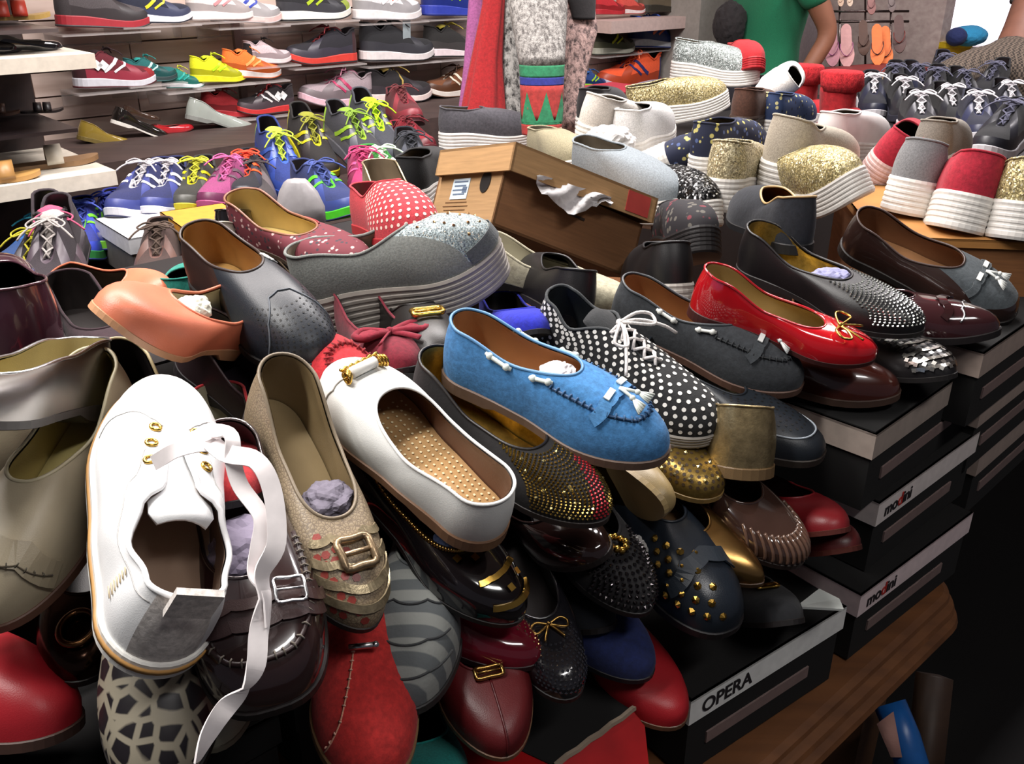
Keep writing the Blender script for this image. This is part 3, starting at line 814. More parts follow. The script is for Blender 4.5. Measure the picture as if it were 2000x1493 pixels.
# tissue spilling out
rows = []; rnd_ = random.Random(4)
for i in range(15):
    t = i / 14; px = 1050 + 145 * t; dp = 1.315 + .075 * t; bot = 372 + 34 * math.sin(t * 3.4) ** 2 + 26 * t + rnd_.uniform(-5, 5)
    rows.append([P(px + rnd_.uniform(-3, 3), 340 + 45 * t + (bot - 340 - 45 * t) * k / 5, dp - .012 * math.sin(k * 1.3 + i * 1.1)) for k in range(6)])
vs = [p for r_ in rows for p in r_] + [p + FW * .002 for r_ in rows for p in r_]; o_ = 90
fs = [(i * 6 + k, i * 6 + k + 1, i * 6 + k + 7, i * 6 + k + 6) for i in range(14) for k in range(5)]; fs += [tuple(x + o_ for x in f[::-1]) for f in fs]
tag(mesh('tissue_paper', vs, fs, ('DCD8D8', 'paper')), 'white tissue paper spilling from the cardboard box', 'paper')
# red carton at the bottom centre
A = P(1195, 1493, .92)
mb = MB(); q = [P(1085, 1500, .90), P(1255, 1378, .95), P(1270, 1520, .93), P(1090, 1600, .88)]; bk = Vector((-.10, .06, 0))
mb.add(q + [p + bk for p in q], [(0, 1, 2, 3), (7, 6, 5, 4), (0, 4, 5, 1), (1, 5, 6, 2), (2, 6, 7, 3), (3, 7, 4, 0)])
rc = mb.build('carton', ('B01418', 'plain', None, None, None, .4), None, False); tag(rc, 'red cardboard carton with torn edge at the bottom centre', 'box')
mb = MB(); e0, e1 = q[0], q[1]; mb.tube([e0.lerp(e1, k / 8) + Vector((0, 0, .003 + .002 * (k % 2))) for k in range(9)], .003, 4); mb.build('torn_edge', ('9A8A78', 'paper'), rc, False)
mb = MB(); qq = [q[0] + Vector((0, 0, .0015)), q[1] + Vector((0, 0, .0015)), q[1] + bk + Vector((0, 0, .0015)), q[0] + bk + Vector((0, 0, .0015))]; mb.add(qq + [p - Vector((0, 0, .001)) for p in qq], [(0, 1, 2, 3), (7, 6, 5, 4), (0, 4, 5, 1), (1, 5, 6, 2), (2, 6, 7, 3), (3, 7, 4, 0)]); mb.build('painted_inside_shade', ('0A0808', 'plain', None, None, None, .9), rc, False)  # flat black slab on top, painted as the shade inside the open carton
# yellow-red and white boxes on the bench at the left
def small_box(label, px, py, d, hd, w_, dep, h, lid, body, **k): return shoe_box(label, P(px, py, d), hd, w_, dep, h, lid=lid, top=lid, body=body, strip=False, **k)
small_box('white shoe box under the navy and white running shoes', 250, 468, 1.95, 50, .16, .22, .10, ('C4C4C8', 'plain'), ('5A5654', 'plain'))
small_box('orange and yellow shoe box lid behind the floral flat', 368, 455, 1.85, 55, .14, .2, .08, ('C88A30', 'plain'), ('A03A28', 'plain'))

# brown carton carrying the platform slip-ons at the right
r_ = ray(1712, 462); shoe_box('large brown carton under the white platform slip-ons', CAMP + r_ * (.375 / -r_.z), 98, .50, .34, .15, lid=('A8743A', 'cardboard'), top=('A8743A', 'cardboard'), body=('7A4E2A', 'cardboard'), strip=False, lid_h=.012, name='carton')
# ------------------------------------------------------------------ foreground shoes
GOLD = ('C9A24E', 'metal'); SILV = ('D8D8DA', 'metal'); BRASS = ('A9854A', 'metal')
WHITE = 'E9EAEA'
# white lace-up sneaker lying on top of the heap
sh = shoe('sneaker', 'white leather lace-up sneaker with tan sole stripe and loose hanging laces', (300, 1322), (284, 800), 0.185, 0.27, 24, 'oxford',
          upper=('F2F3F4', 'leather'), sole=('E8E6E0', 'rubber'), lining='8E7868', insole='9A8270', rim='F2F3F4', N=72, K=12, band=(.45, .72, ('B98A4E', 'rubber')),
          hb=.062, hs=.052, hi=.062, toe_h=.046, ht=.048, toe=2.2, wb=.185, ww=.16, wh=.14, panels=[('heel_tab', ('CFC9C4', 'suede'), lambda i, k: (i < .055 or i > .945))])
sh.tongue(('F2F3F4', 'leather'))
WS = sh
for f_ in (lambda a: a, lambda a: 1 - a):
    sh.line('seam', [(f_(.335), .06), (f_(.36), .40), (f_(.40), .72), (f_(.435), .86)], .0005, ('B4B2B0', 'leather'), .0003)
    sh.line('collar_seam', [(f_(.06), .70), (f_(.16), .66), (f_(.26), .62), (f_(.33), .74)], .0005, ('B4B2B0', 'leather'), .0003)
for r_ in (0,):
    for sg in (1, -1):
        for t in (.90, .80, .70):
            a = math.acos(1 - 2 * t) / (2 * math.pi); p, nn = sh.S(a if sg > 0 else 1 - a, .80, .0008); tt = nn.orthogonal().normalized(); oo = nn.cross(tt); mb = MB()
            mb.tube([p + (tt * math.cos(q) + oo * math.sin(q)) * .0040 for q in np.linspace(0, 6.283, 13)[:-1]], .0014, 6, True); mb.build('eyelet', GOLD, sh.root)
mb = MB()
for q in range(7): mb.box((0, 0, -.012 + q * .004), (.010 - .0006 * q, .0004, .0012))
o = mb.build('side_print', ('D9C4A0', 'plain'), sh.root); F = sh.fr(.13, .42, .0006); o.matrix_local = F @ Matrix.Rotation(R(90), 4, 'X')
mb = MB(); mb.box((.004, 0, .074 * sh.k), (.005, .030, .030)); o = mb.build('pull_tab', ('D2CCC6', 'suede'), sh.root, False); o.matrix_local = Matrix.Translation((0.002, float(sh.yc(0)), float(sh.zt(0)) - .004)) @ Matrix.Rotation(R(-8), 4, 'Y')
def world_ribbon(owner, name, pts, wid, m, th=.0013, twist=()):
    """pts: (px,py,depth,width angle deg)"""
    W = spline([P(a, b, c) for a, b, c, _ in pts], 6); ang = np.interp(np.linspace(0, len(pts) - 1, len(W)), range(len(pts)), [q[3] for q in pts])
    wv = []
    for i, p in enumerate(W):
        t = (W[min(i + 1, len(W) - 1)] - W[max(i - 1, 0)]).normalized(); v = (CAMP - p).normalized(); s_ = t.cross(v).normalized(); u_ = s_.cross(t)
        a = R(ang[i]); wv.append((s_ * math.cos(a) + u_ * math.sin(a)) * wid / 2)
    inv = owner.mtx.inverted(); v, f = ribbon_smooth(W, wv, th); return mesh(name, [inv @ q for q in v], f, m, owner.root)
LACE = ('EDE6E6', 'plain', None, None, None, .8)
world_ribbon(sh, 'lace', [(395, 850, .66, 30), (440, 885, .62, 10), (500, 900, .615, 20), (532, 960, .612, 10), (540, 1060, .605, 5), (512, 1120, .60, 40), (516, 1170, .597, 60), (505, 1240, .592, 0), (500, 1300, .587, 20), (480, 1345, .583, 75), (440, 1385, .58, 10), (408, 1435, .576, 40), (385, 1489, .572, 80)], .0125, LACE)
world_ribbon(sh, 'lace', [(400, 840, .655, 20), (450, 850, .625, 40), (455, 900, .62, 15), (470, 950, .618, 10), (510, 1010, .614, 20), (505, 1070, .607, 10), (498, 1120, .603, 35), (520, 1160, .599, 60), (522, 1225, .596, 80)], .011, LACE)
world_ribbon(sh, 'lace', [(318, 872, .665, 10), (350, 868, .645, 25), (395, 850, .64, 20), (425, 835, .645, 30)], .011, LACE)
world_ribbon(sh, 'lace', [(300, 905, .66, 10), (345, 880, .64, 25), (400, 868, .638, 20), (432, 880, .645, 30)], .011, LACE)

# dark brown buckled loafer under the laces
sh = shoe('loafer', 'dark brown leather loafer with steel buckle and white stitching under the hanging laces', None, (556, 1400), (158, -19), 0.25, 4, 'loafer', dt=.68,
          upper=('2B1A1A', 'patent', None, None, None, .22), sole=('1B1413', 'rubber'), lining='3A2A2C', insole='4A3438', N=64, K=12, wb=.20, ww=.16, wh=.13, toe=2.9, xo=.66, ht=.055, toe_h=.05)
sh.apron(('2B1A1A', 'leather'), .44, .30, .0022, (.0062, .006, .0008, ('6E665C', 'canvas')))
sh.strip('saddle_strap', [(.34, .34), (.40, .62), (.46, .74), (.54, .74), (.60, .62), (.66, .34)], .026, ('2E1B1B', 'leather'), .002, .002)
sh.strip('buckle_strap', [(.33, .30), (.40, .66), (.46, .80), (.54, .80), (.60, .66), (.67, .30)], .009, ('35201E', 'leather'), .0042, .0016)
sh.buckle(.425, .74, .0095, .0105, SILV, .0015, .007)
crumple('tissue_paper', 'crumpled lavender tissue paper stuffed in the dark brown buckled loafer', 'paper', sh.mtx @ Vector((.125, 0, .046)), (.034, .038, .020), ('7D7488', 'paper'), 3)

# snakeskin flat with square buckle
sh = shoe('ballet_flat', 'bronze snakeskin flat with a square buckle and faded red print', (505, 800), (725, 1240), -.12, .25, -8, 'flat',
          upper=('6E5F4E', 'snake', '8E7E66', None, 330), sole=('2A211E', 'rubber'), lining='8A7654', insole='94805C', rim=('7A6C58', 'leather'), N=60, K=11, wb=.16, xo=.66, hb=.066, hs=.042, ht=.045, toe_h=.036)
for fk in (.82, .62, .45, .28):
    sh.strip('vamp_strap', [(.37, fk * .75), (.44, fk), (.5, fk), (.56, fk), (.63, fk * .75)], .007, ('B8A888', 'foil'), .0014, .0016)
sh.buckle(.5, .72, .012, .013, ('9A8468', 'foil'), .0035, .004)
sh.discs('red_print', [q for n_, q in enumerate(sh.scatter(.009, .52, .62, .1, .8)) if n_ % 3 != 1], .0038, ('8E3A33', 'leather'), 6)
crumple('tissue_paper', 'crumpled grey tissue paper in the throat of the snakeskin flat', 'paper', sh.mtx @ Vector((.135, .004, .032)), (.022, .024, .014), ('6A6472', 'paper'), 5)

# white loafer with gold bit, resting on top
sh = shoe('loafer', 'white loafer with gold chain bit across the toe and dotted tan insole', (968, 1066), (638, 752), 0.1, 0.242, -6, 'loafer',
          upper=('DADBD8', 'leather', None, None, None, .6), sole=('7A5A42', 'rubber'), lining='6A4A38', insole='B08A5C', rim=('E6E7E4', 'leather'), N=72, K=12, wb=.19, ww=.155, wh=.135, xo=.67, hb=.050, hs=.038, ht=.050, toe_h=.040, cw=.88, toe=2.2)
WL = sh
pts = []
for a in np.linspace(.05, .72, 26):
    for r_, b in enumerate(np.linspace(-.8, .8, 9)):
        x = (a + (.013 if r_ % 2 else 0)); pts.append((Vector((x * sh.L, float(sh.wf(x)) * b * sh.L * .92 + float(sh.yc(x)), float(sh.zt(x)) + .0046)), Vector((0, 0, 1))))
sh.discs('insole_dots', pts, .0013, ('E8D9B0', 'plain'), 6)
sh.line('vamp_seam', [(.36, .05), (.40, .45), (.45, .62), (.5, .66), (.55, .62), (.60, .45), (.64, .05)], .0009, ('9A958E', 'leather'))
F = sh.fr(.5, .70, .004); mb = MB(); mb.tube([F @ Vector((0, -.014, .001)), F @ Vector((0, .014, .001))], .0055, 10); mb.build('bit_bar', ('E4E2DC', 'leather'), sh.root)
for sy in (-1, 1):
    mb = MB()
    for q in range(3): mb.tube([F @ Vector((math.cos(a) * .0055 - .002 * q, sy * (.018 + .002 * q), math.sin(a) * .0055 + .001)) for a in np.linspace(0, 6.283, 11)[:-1]], .0013, 6, True)
    mb.ball(F @ Vector((0, sy * .021, .002)), .0038); mb.build('bit_ring', GOLD, sh.root)
mb = MB(); mb.tube([F @ Vector((.006, y, .004 + .0015 * math.sin(y * 900))) for y in np.linspace(-.022, .022, 24)], .0016, 6); mb.build('chain', GOLD, sh.root)

# black pump with gold chain edge under the white loafer
sh = shoe('ballet_flat', 'black patent flat with gold chain edging and gold bars on the toe', (665, 900), (1018, 1218), -0.06, 0.245, 6, 'flat', dt=.85,
          upper=('120E10', 'patent'), sole=('1A1514', 'rubber'), lining='1C1718', insole='241C1C', rim=('15100F', 'leather'), N=60, K=11, xo=.70, wb=.165, toe_h=.036, ht=.04)
mb = MB()
for i in range(0, sh.N):
    a = Vector(sh.rimpts[i]); b = Vector(sh.rimpts[(i + 1) % sh.N])
    mb.tube([a + Vector((0, 0, .0015)), b + Vector((0, 0, .0015))], .0016, 5)
    for q in range(2):
        c = a.lerp(b, q * .5 + .25); mb.ball(c + Vector((0, 0, .002)), .0026, 6, 4)
mb.build('chain_edging', BRASS, sh.root)
for fk in (.66, .34): sh.strip('gold_bar', [(.425, fk * .9), (.46, fk * .98), (.5, fk), (.54, fk * .98), (.575, fk * .9)], .0055, GOLD, .003, .003)
sh.discs('square_studs', [q for q in sh.scatter(.017, .41, .59, .80, .99, False)] + [q for q in sh.scatter(.020, .44, .56, .42, .58, False)], .0045, GOLD, 4, .003, square=True)
crumple('tissue_paper', 'crumpled blue tissue paper inside the gold-chained black flat', 'paper', sh.mtx @ Vector((.150, 0, .030)), (.02, .024, .014), ('4A567A', 'paper'), 9)

# blue denim tassel loafer
sh = shoe('loafer', 'blue suede tassel loafer with white side lacing and tan lining', (872, 728), (1300, 905), -.09, .25, 6, 'loafer',
          upper=('3F79AE', 'suede'), sole=('6A5548', 'rubber'), lining='A9794E', insole='A9794E', rim=('5588B5', 'leather'), N=64, K=12, xo=.60, hb=.062, hs=.048, ht=.058, wb=.165)
sh.apron(('2C4C72', 'leather'), .46, .33, .0016, (.005, .006, .0011, ('34587F', 'canvas')))
sh.tassel(('4A82B5', 'suede'), ('DDE4DC', 'leather'), .72, .013)
sh.sidelace(('DCE6E0', 'leather'), [(.80, .74), (.70, .655), (.20, .26), (.30, .345)], .84)
crumple('tissue_paper', 'white tissue paper tucked in the throat of the blue suede loafer', 'paper', sh.mtx @ Vector((.125, 0, .052)), (.018, .020, .010), ('C9C4C6', 'paper'), 4)

# polka dot lace-up
sh = shoe('lace_up_shoe', 'black and white polka dot canvas lace-up shoe with rope sole', (1052, 662), (1395, 868), -.10, .25, 10, 'oxford',
          upper=('17181A', 'canvas'), sole=('8E8880', 'rubber'), lining='2E3234', insole='2E3234', rim=('3A3D3F', 'canvas'), N=72, K=12, ridges=3, hb=.066, hs=.050, hi=.066, sole_=0, wb=.175)
sh.discs('polka_dots', sh.scatter(.0105, 0, 1, .04, .96), .0025, ('E4E2DC', 'plain'), 10, .0005)
sh.tongue(('222426', 'canvas')); sh.laces(('E6E0DC', 'canvas'), 5, .0020, True, None, 1, bowsize=1.15)

# grey tassel loafer behind it
sh = shoe('loafer', 'charcoal tassel loafer with tan lining behind the polka dot shoe', (1190, 632), (1560, 768), -0.07, 0.247, 8, 'loafer',
          upper=('33363A', 'suede'), sole=('5A4034', 'rubber'), lining='9A6A40', insole='9A6A40', rim=('3A3E42', 'leather'), N=60, K=11, xo=.62, hb=.06)
sh.apron(('25282B', 'leather'), .44, .33, .0015, (.005, .006, .001, ('2A2D30', 'canvas')))
sh.tassel(('3A3E42', 'suede'), ('D5D8D6', 'leather'), .74, .012); sh.sidelace(('D8DAD4', 'leather'), [(.70, .655), (.80, .745)], .84)

# red patent ballerina
sh = shoe('ballet_flat', 'red patent ballet flat with gold outlined bow', (1342, 612), (1702, 708), -0.03, 0.222, 8, 'flat',
          upper=('B3141E', 'patent'), sole=('3A1512', 'rubber'), lining='9A8252', insole='A58A4A', rim=('B3202A', 'patent'), N=64, K=12, xo=.70, hb=.060, hs=.034, ht=.036, wb=.168, toe=2.1, toe_h=.034)
sh.bow(GOLD, .023, .84, .0015); sh.line('centre_seam', [(.5, .03), (.5, .5), (.5, .8)], .0006, ('6A0A12', 'patent'))

# black flat with gold lining and woven studded toe
sh = shoe('ballet_flat', 'black flat with gold lining and silver studded toe right behind the red flat', (1440, 530), (1800, 662), -0.1, 0.255, 5, 'flat', dt=1.12,
          upper=('131113', 'leather'), sole=('1A1616', 'rubber'), lining=('B39A55', 'foil'), insole=('9C8444', 'foil'), N=60, K=11, xo=.60, hb=.058, wb=.17, toe_h=.038, ht=.04)
pts = sh.scatter(.0055, .36, .64, .12, .92); sh.discs('studs', pts, .0021, ('A8ACA8', 'metal'), 4, .0012, dome=True)
crumple('tissue_paper', 'pale lilac tissue ball inside the gold-lined studded flat', 'paper', sh.mtx @ Vector((.130, -.004, .033)), (.026, .026, .018), ('8A8AB0', 'paper'), 11)

# navy flat with tan lining, heel towards us
sh = shoe('loafer', 'navy suede shoe with tan lining turned heel-first behind the black gold-lined flat', (1560, 500), (1440, 425), 0.17, 0.25, 0, 'loafer', dh=1.22,
          upper=('1E2128', 'suede'), sole=('141416', 'rubber'), lining='8A6238', insole='8A6238', rim=('B89A6A', 'leather'), hb=.064, xo=.5)
# big brown-lined loafer
sh = shoe('loafer', 'wide dark loafer with brown lining and grey tasselled vamp', (1640, 480), (1975, 624), -0.08, 0.25, 20, 'loafer',
          upper=('2A1A16', 'patent', None, None, None, .3), sole=('1A1412', 'rubber'), lining='7A5236', insole='8E6644', rim=('3A2822', 'leather'), N=64, K=11, xo=.64, hb=.054, hs=.036, ht=.050, wb=.185, ww=.15, wh=.135, toe=2.5,
          panels=[('vamp', ('3F4549', 'suede'), lambda i, k: .36 < i < .64 and k > .30)])
sh.tassel(('454B4F', 'suede'), ('E2E4E0', 'leather'), .78, .010)
# burgundy patent
sh = shoe('loafer', 'burgundy patent loafer in front of the wide grey-vamped loafer', None, (1950, 662), (116, 5), 0.255, 0, 'loafer', dt=1.17,
          upper=('32191C', 'patent'), sole=('171112', 'rubber'), lining='3A2426', insole='3A2426', N=56, xo=.60, wb=.15, toe=2.0, toe_h=.032, ht=.042, hs=.036)
sh.strip('saddle_strap', [(.36, .4), (.44, .72), (.5, .8), (.56, .72), (.64, .4)], .010, ('2A1416', 'patent'), .002, .002)
sh.line('bead_trim', [(.38, .3), (.44, .55), (.5, .62), (.56, .55), (.62, .3)], .0014, SILV)
# woven jewelled toe
sh = shoe('ballet_flat', 'black flat with jewelled silver stripes hanging over the box edge', (1600, 680), (1866, 752), -0.09, 0.25, 4, 'flat', dt=1.10,
          upper=('121012', 'leather'), sole=('171414', 'rubber'), lining='2A2422', N=56, xo=.58, wb=.16, toe_h=.036, ht=.04)
for n_, fk in enumerate((.85, .66, .48, .32, .18)):
    sh.strip('silver_stripe', [(.39, fk * .8), (.45, fk), (.5, fk), (.55, fk), (.61, fk * .8)], .0045, ('B9B5AE', 'metal'), .0016, .0016)
sh.discs('square_gems', sh.scatter(.010, .38, .62, .1, .9), .0034, ('C8C6C0', 'metal'), 4, .0026, square=True)
# brown loafer under
sh = shoe('loafer', 'chestnut brown leather loafer lying flat on the box lid under the red flat', None, (1752, 782), (108, -1), 0.245, 0, 'loafer', dt=1.14,
          upper=('4A2018', 'patent', None, None, None, .25), sole=('4A362C', 'rubber'), lining='2E1C18', N=48, xo=.58, toe_h=.034, ht=.046)

# black flat with gold lining and mosaic toe
sh = shoe('ballet_flat', 'black suede flat with gold lining and gold and red mosaic toe', (815, 790), (1185, 1030), -0.11, 0.25, 2, 'flat', dt=.86,
          upper=('100D0E', 'suede'), sole=('2A2220', 'rubber'), lining=('BFA050', 'foil'), insole=('A8843C', 'foil'), rim=('1A1412', 'leather'), N=64, K=12, xo=.66, hb=.060, hs=.036, ht=.042, toe_h=.038, wb=.168)
pts = sh.scatter(.0042, .34, .66, .06, .94)
red = []; gold = []
for p, n_ in pts:
    (red if abs((p.y - .014) + (p.x - .20 * sh.k) * .55) < .0085 and p.x > .172 else gold).append((p, n_))
sh.discs('gold_mosaic', gold, .0017, ('9A8040', 'metal'), 4, .0012, dome=True)
sh.discs('red_mosaic', red, .0018, ('9E1620', 'metal', None, None, None, .4, .4), 4, .0012, dome=True)
sh.discs('glints', gold[::23], .0021, ('EFE0A0', 'metal'), 5, .0016, dome=True)
# beige upturned shoe showing its side
sh = shoe('ballet_flat', 'beige leather flat tipped on its side beside the mosaic-toed flat', (1100, 880), (1285, 1005), -0.1, 0.235, -68, 'flat', dt=.92,
          upper=('A08A5E', 'leather'), sole=('B59C6C', 'leather'), lining='8A744C', N=48, wb=.16)
# gold woven flat
sh = shoe('ballet_flat', 'gold woven flat with shiny studs under the polka dot shoe', None, (1398, 988), (150, -12), 0.24, 0, 'flat', dt=1.0,
          upper=('A08446', 'foil'), sole=('8A7040', 'leather'), lining='8A744C', N=56, wb=.17, toe=2.3, toe_h=.040)
sh.discs('perforations', sh.scatter(.008, .34, .66, .15, .9), .0022, ('3A2A18', 'plain'), 5)
sh.discs('glints', sh.scatter(.017, .34, .66, .2, .9), .0026, ('F0DFA0', 'metal'), 5, .0016, dome=True)
# beige block-heeled loafer
sh = shoe('loafer', 'beige metallic wedge heel shoe with its back towards us', (1448, 940), (1415, 850), 0.15, 0.23, 0, 'loafer', dh=.99,
          upper=('A3906A', 'foil'), sole=('6A5438', 'leather'), lining='8A744C', hb=.075, hs=.06, wh=.16, sole_=0, N=48)
# navy perforated
sh = shoe('loafer', 'dark navy perforated loafer on the stack beside the beige wedge', None, (1602, 908), (125, -9), 0.24, 0, 'loafer', dt=1.05,
          upper=('1B2026', 'leather'), sole=('2C241E', 'rubber'), lining='2A2420', N=52, wb=.18, toe=2.5, toe_h=.036, ht=.042)
sh.discs('perforations', sh.scatter(.0085, .34, .66, .45, .95), .0016, ('060606', 'plain'), 6)
sh.line('white_piping', [(.34, .40), (.42, .36), (.5, .36), (.58, .36), (.66, .40)], .0012, ('8A929A', 'leather'))
# brown patent side
sh = shoe('ballet_flat', 'glossy dark brown flat pinned under the mosaic-toed flat', (960, 985), (1198, 1100), -0.12, 0.24, 20, 'flat', dt=.90,
          upper=('2A1A18', 'patent'), sole=('1A1312', 'rubber'), lining='1E1614', N=48)

# lower front slope
sh = shoe('ballet_flat', 'black flat covered in black beads with a gold flower', None, (1262, 1212), (150, -14), 0.245, -4, 'flat', dt=.91,
          upper=('121013', 'suede'), sole=('151213', 'rubber'), lining='221C1C', N=52, wb=.17, toe_h=.038)
sh.discs('beads', sh.scatter(.0065, .36, .64, .08, .85), .0022, ('4A4648', 'metal'), 6, .002, dome=True)
F = sh.fr(.5, .9, .003); mb = MB()
for q in range(9): mb.ball(F @ Vector((.009 * math.cos(q * .7), .009 * math.sin(q * .7), .002 + .001 * (q % 3))), .0042, 6, 4)
mb.build('flower', GOLD, sh.root)
sh = shoe('loafer', 'navy leather loafer with gold studs beside the beaded black flat', None, (1425, 1248), (150, -14), 0.25, 0, 'loafer', dt=.95,
          upper=('1A2028', 'leather', None, None, None, .3), sole=('141215', 'rubber'), lining='1C1A1C', N=56, wb=.185, toe=2.5, toe_h=.044)
sh.strip('saddle_strap', [(.36, .3), (.43, .62), (.5, .72), (.57, .62), (.64, .3)], .018, ('232A32', 'leather'), .002, .002)
sh.discs('gold_studs', sh.scatter(.016, .52, .66, .15, .8), .0042, GOLD, 7, .003, dome=True)
sh = shoe('ballet_flat', 'pointed rose gold flat beside the pleated brown flat', None, (1490, 1145), (128, -14), 0.24, 14, 'flat', dt=.98,
          upper=('B08A54', 'metal', None, None, None, .3), sole=('5A4028', 'leather'), lining='6A4E30', N=48, toe=1.6, wb=.14)
sh = shoe('ballet_flat', 'dark brown flat with pleated bronze toe rim', None, (1562, 1112), (140, -16), 0.24, 0, 'flat', dt=1.0,
          upper=('3A2822', 'patent'), sole=('2A1E1A', 'rubber'), lining='4A3430', N=56, wb=.185, toe=2.2, toe_h=.038)
for q in range(17):
    a = .36 + .28 * q / 16; sh.line('pleat', [(a, .05), (a, .30), (.5 + (a - .5) * .98, .52)], .0022, ('5E463A', 'patent'), .0004)
sh = shoe('ballet_flat', 'dark red flat toe poking out between the boxes', (1450, 990), (1650, 1055), -0.1, 0.235, 0, 'flat', dt=1.04, upper=('7E1A20', 'leather'), sole=('5A2A24', 'leather'), lining='3A1416', N=44, wb=.18)
sh = shoe('ballet_flat', 'dark brick red flat underneath the other red toe between boxes', (1470, 1040), (1674, 1090), -0.1, 0.235, 0, 'flat', dt=1.05, upper=('4A1414', 'leather'), sole=('4A2018', 'leather'), lining='2A1012', N=44, wb=.18)
sh = shoe('loafer', 'grey striped patchwork fabric flat with rounded toe', None, (800, 1410), (180, -10), 0.245, 0, 'loafer', dt=.80,
          upper=('5C6062', 'stripes', '8A8C88', None, 13), sole=('2A2828', 'rubber'), lining='3A3A3C', N=56, wb=.185, toe=2.2, toe_h=.05, ht=.056, xo=.5)
for fk in (.75, .5, .28): sh.line('seam', [(.36, fk * .8), (.44, fk), (.5, fk), (.56, fk), (.64, fk * .8)], .0012, ('3A3C3E', 'canvas'))
sh = shoe('ballet_flat', 'crimson pointed flat with dotted gold lines on the toe', None, (1055, 1305), (120, -10), 0.245, 0, 'flat', dt=.88, upper=('6A1424', 'patent'), sole=('2A1216', 'rubber'), lining='221416', N=52, toe=1.9)
sh.discs('gold_dots', sh.scatter(.0052, .33, .50, .08, .6), .0011, ('D0A878', 'metal'), 5, .0008, dome=True)
sh = shoe('ballet_flat', 'black glossy flat with woven toe and bronze bow', None, (1122, 1378), (158, -15), 0.24, 0, 'flat', dt=.87, upper=('17161A', 'patent', None, None, None, .2), sole=('1A1516', 'rubber'), lining='201A1A', N=52, toe=2.1, toe_h=.04)
sh.bow(BRASS, .014, .92, .0014); sh.discs('weave', sh.scatter(.0048, .40, .60, .1, .75), .0019, ('26262B', 'patent'), 4, .0009, dome=True)
sh = shoe('ballet_flat', 'navy blue suede flat above the red flat by the white-lidded box', None, (1270, 1335), (140, -10), 0.24, 0, 'flat', dt=.94, upper=('14204E', 'suede'), sole=('15131A', 'rubber'), lining='1A1A24', N=48, wb=.175, toe_h=.04)
sh = shoe('ballet_flat', 'red leather flat beneath the navy blue suede flat', None, (1332, 1428), (146, -10), 0.24, 0, 'flat', dt=.95, upper=('9E1A22', 'leather'), sole=('6A4A34', 'leather'), lining='3A1416', N=52, wb=.18, toe_h=.042)
sh = shoe('ballet_flat', 'dark maroon pointed leather flat at the bottom edge of the heap', None, (1000, 1492), (162, -15), 0.24, 0, 'flat', dt=.83, upper=('561316', 'leather'), sole=('7A5A42', 'leather'), lining='2A1414', N=52, wb=.19, toe=1.9, toe_h=.044, bulge=.002)
sh.line('centre_fold', [(.5, .05), (.5, .5), (.5, .9)], .0012, ('4A0E12', 'leather')); sh.buckle(.5, .96, .005, .012, BRASS, .0022)
sh = shoe('loafer', 'bright red suede loafer with zip pull at the bottom of the heap', None, (745, 1550), (165, -12), 0.25, -6, 'loafer', dt=.76, upper=('BE2E2C', 'suede'), sole=('8A6A4A', 'leather'), lining='6A2022', N=56, wb=.185, toe=2.3, xo=.5, toe_h=.045)
sh.line('vamp_seam', [(.62, .05), (.58, .4), (.55, .8)], .0008, ('D89A80', 'canvas'), .0006, (.006, .003, .0008, ('E0B09A', 'canvas')))
F = sh.fr(.54, .82, .006); mb = MB(); mb.tube([F @ Vector((0, -.006, 0)), F @ Vector((.004, .016, .004))], .003, 6); mb.ball(F @ Vector((.004, .016, .004)), .0035); mb.build('zip_pull', SILV, sh.root)
sh = shoe('ballet_flat', 'teal fabric flat just showing at the bottom edge', (800, 1450), (880, 1580), -0.12, 0.24, 0, 'flat', dt=.80, upper=('0F7A74', 'canvas'), sole=('1A3A38', 'rubber'), lining='1A3A38', N=40)
sh = shoe('loafer', 'giraffe print loafer at the lower left of the heap', None, (335, 1560), (165, -28), 0.25, 0, 'loafer', dt=.69, upper=('9A9280', 'giraffe', '1E1A1E', None, 58), sole=('1A1616', 'rubber'), lining='1A1516', N=56, wb=.18)
sh = shoe('loafer', 'red leather shoe with brown sole in the lower left corner', None, (150, 1450), (112, 2), 0.25, -14, 'loafer', dt=.74, upper=('A8202A', 'leather'), sole=('4A342C', 'rubber'), lining='5A1A1C', N=56, wb=.17, sole_=0, toe_h=.05)
sh = shoe('ballet_flat', 'mirror bronze flat with oval ornament below the beige loafer', None, (175, 1352), (165, -6), 0.24, 0, 'flat', dt=.75, upper=('3A2A22', 'metal', None, None, None, .18), sole=('1A1412', 'rubber'), lining='1E1614', N=52, wb=.18, toe_h=.045)
F = sh.fr(.5, .6, .003); mb = MB(); mb.tube([F @ Vector((.018 * math.cos(a), .014 * math.sin(a), 0)) for a in np.linspace(0, 6.283, 25)[:-1]], .003, 8, True); mb.build('oval_ornament', ('6A4A30', 'metal'), sh.root)
sh = shoe('loafer', 'beige leather loafer with yellow lining at the left edge', None, (-12, 1248), (187, -21), 0.25, -4, 'loafer', dt=.71, upper=('A89C84', 'leather'), sole=('6A4A3C', 'rubber'), lining='BCA866', insole='C8B878', rim=('B8AE92', 'leather'), N=60, K=11, xo=.60, hb=.064, wb=.178, toe_h=.045)
sh.strip('saddle_strap', [(.36, .15), (.42, .5), (.5, .62), (.58, .5), (.64, .15)], .022, ('A2967E', 'leather'), .002, .002)
sh.line('saddle_stitching', [(.37, .2), (.43, .45), (.5, .52), (.57, .45), (.63, .2)], .0007, ('5A5040', 'canvas'), .004, (.006, .004, .0006, ('4A4436', 'canvas')))
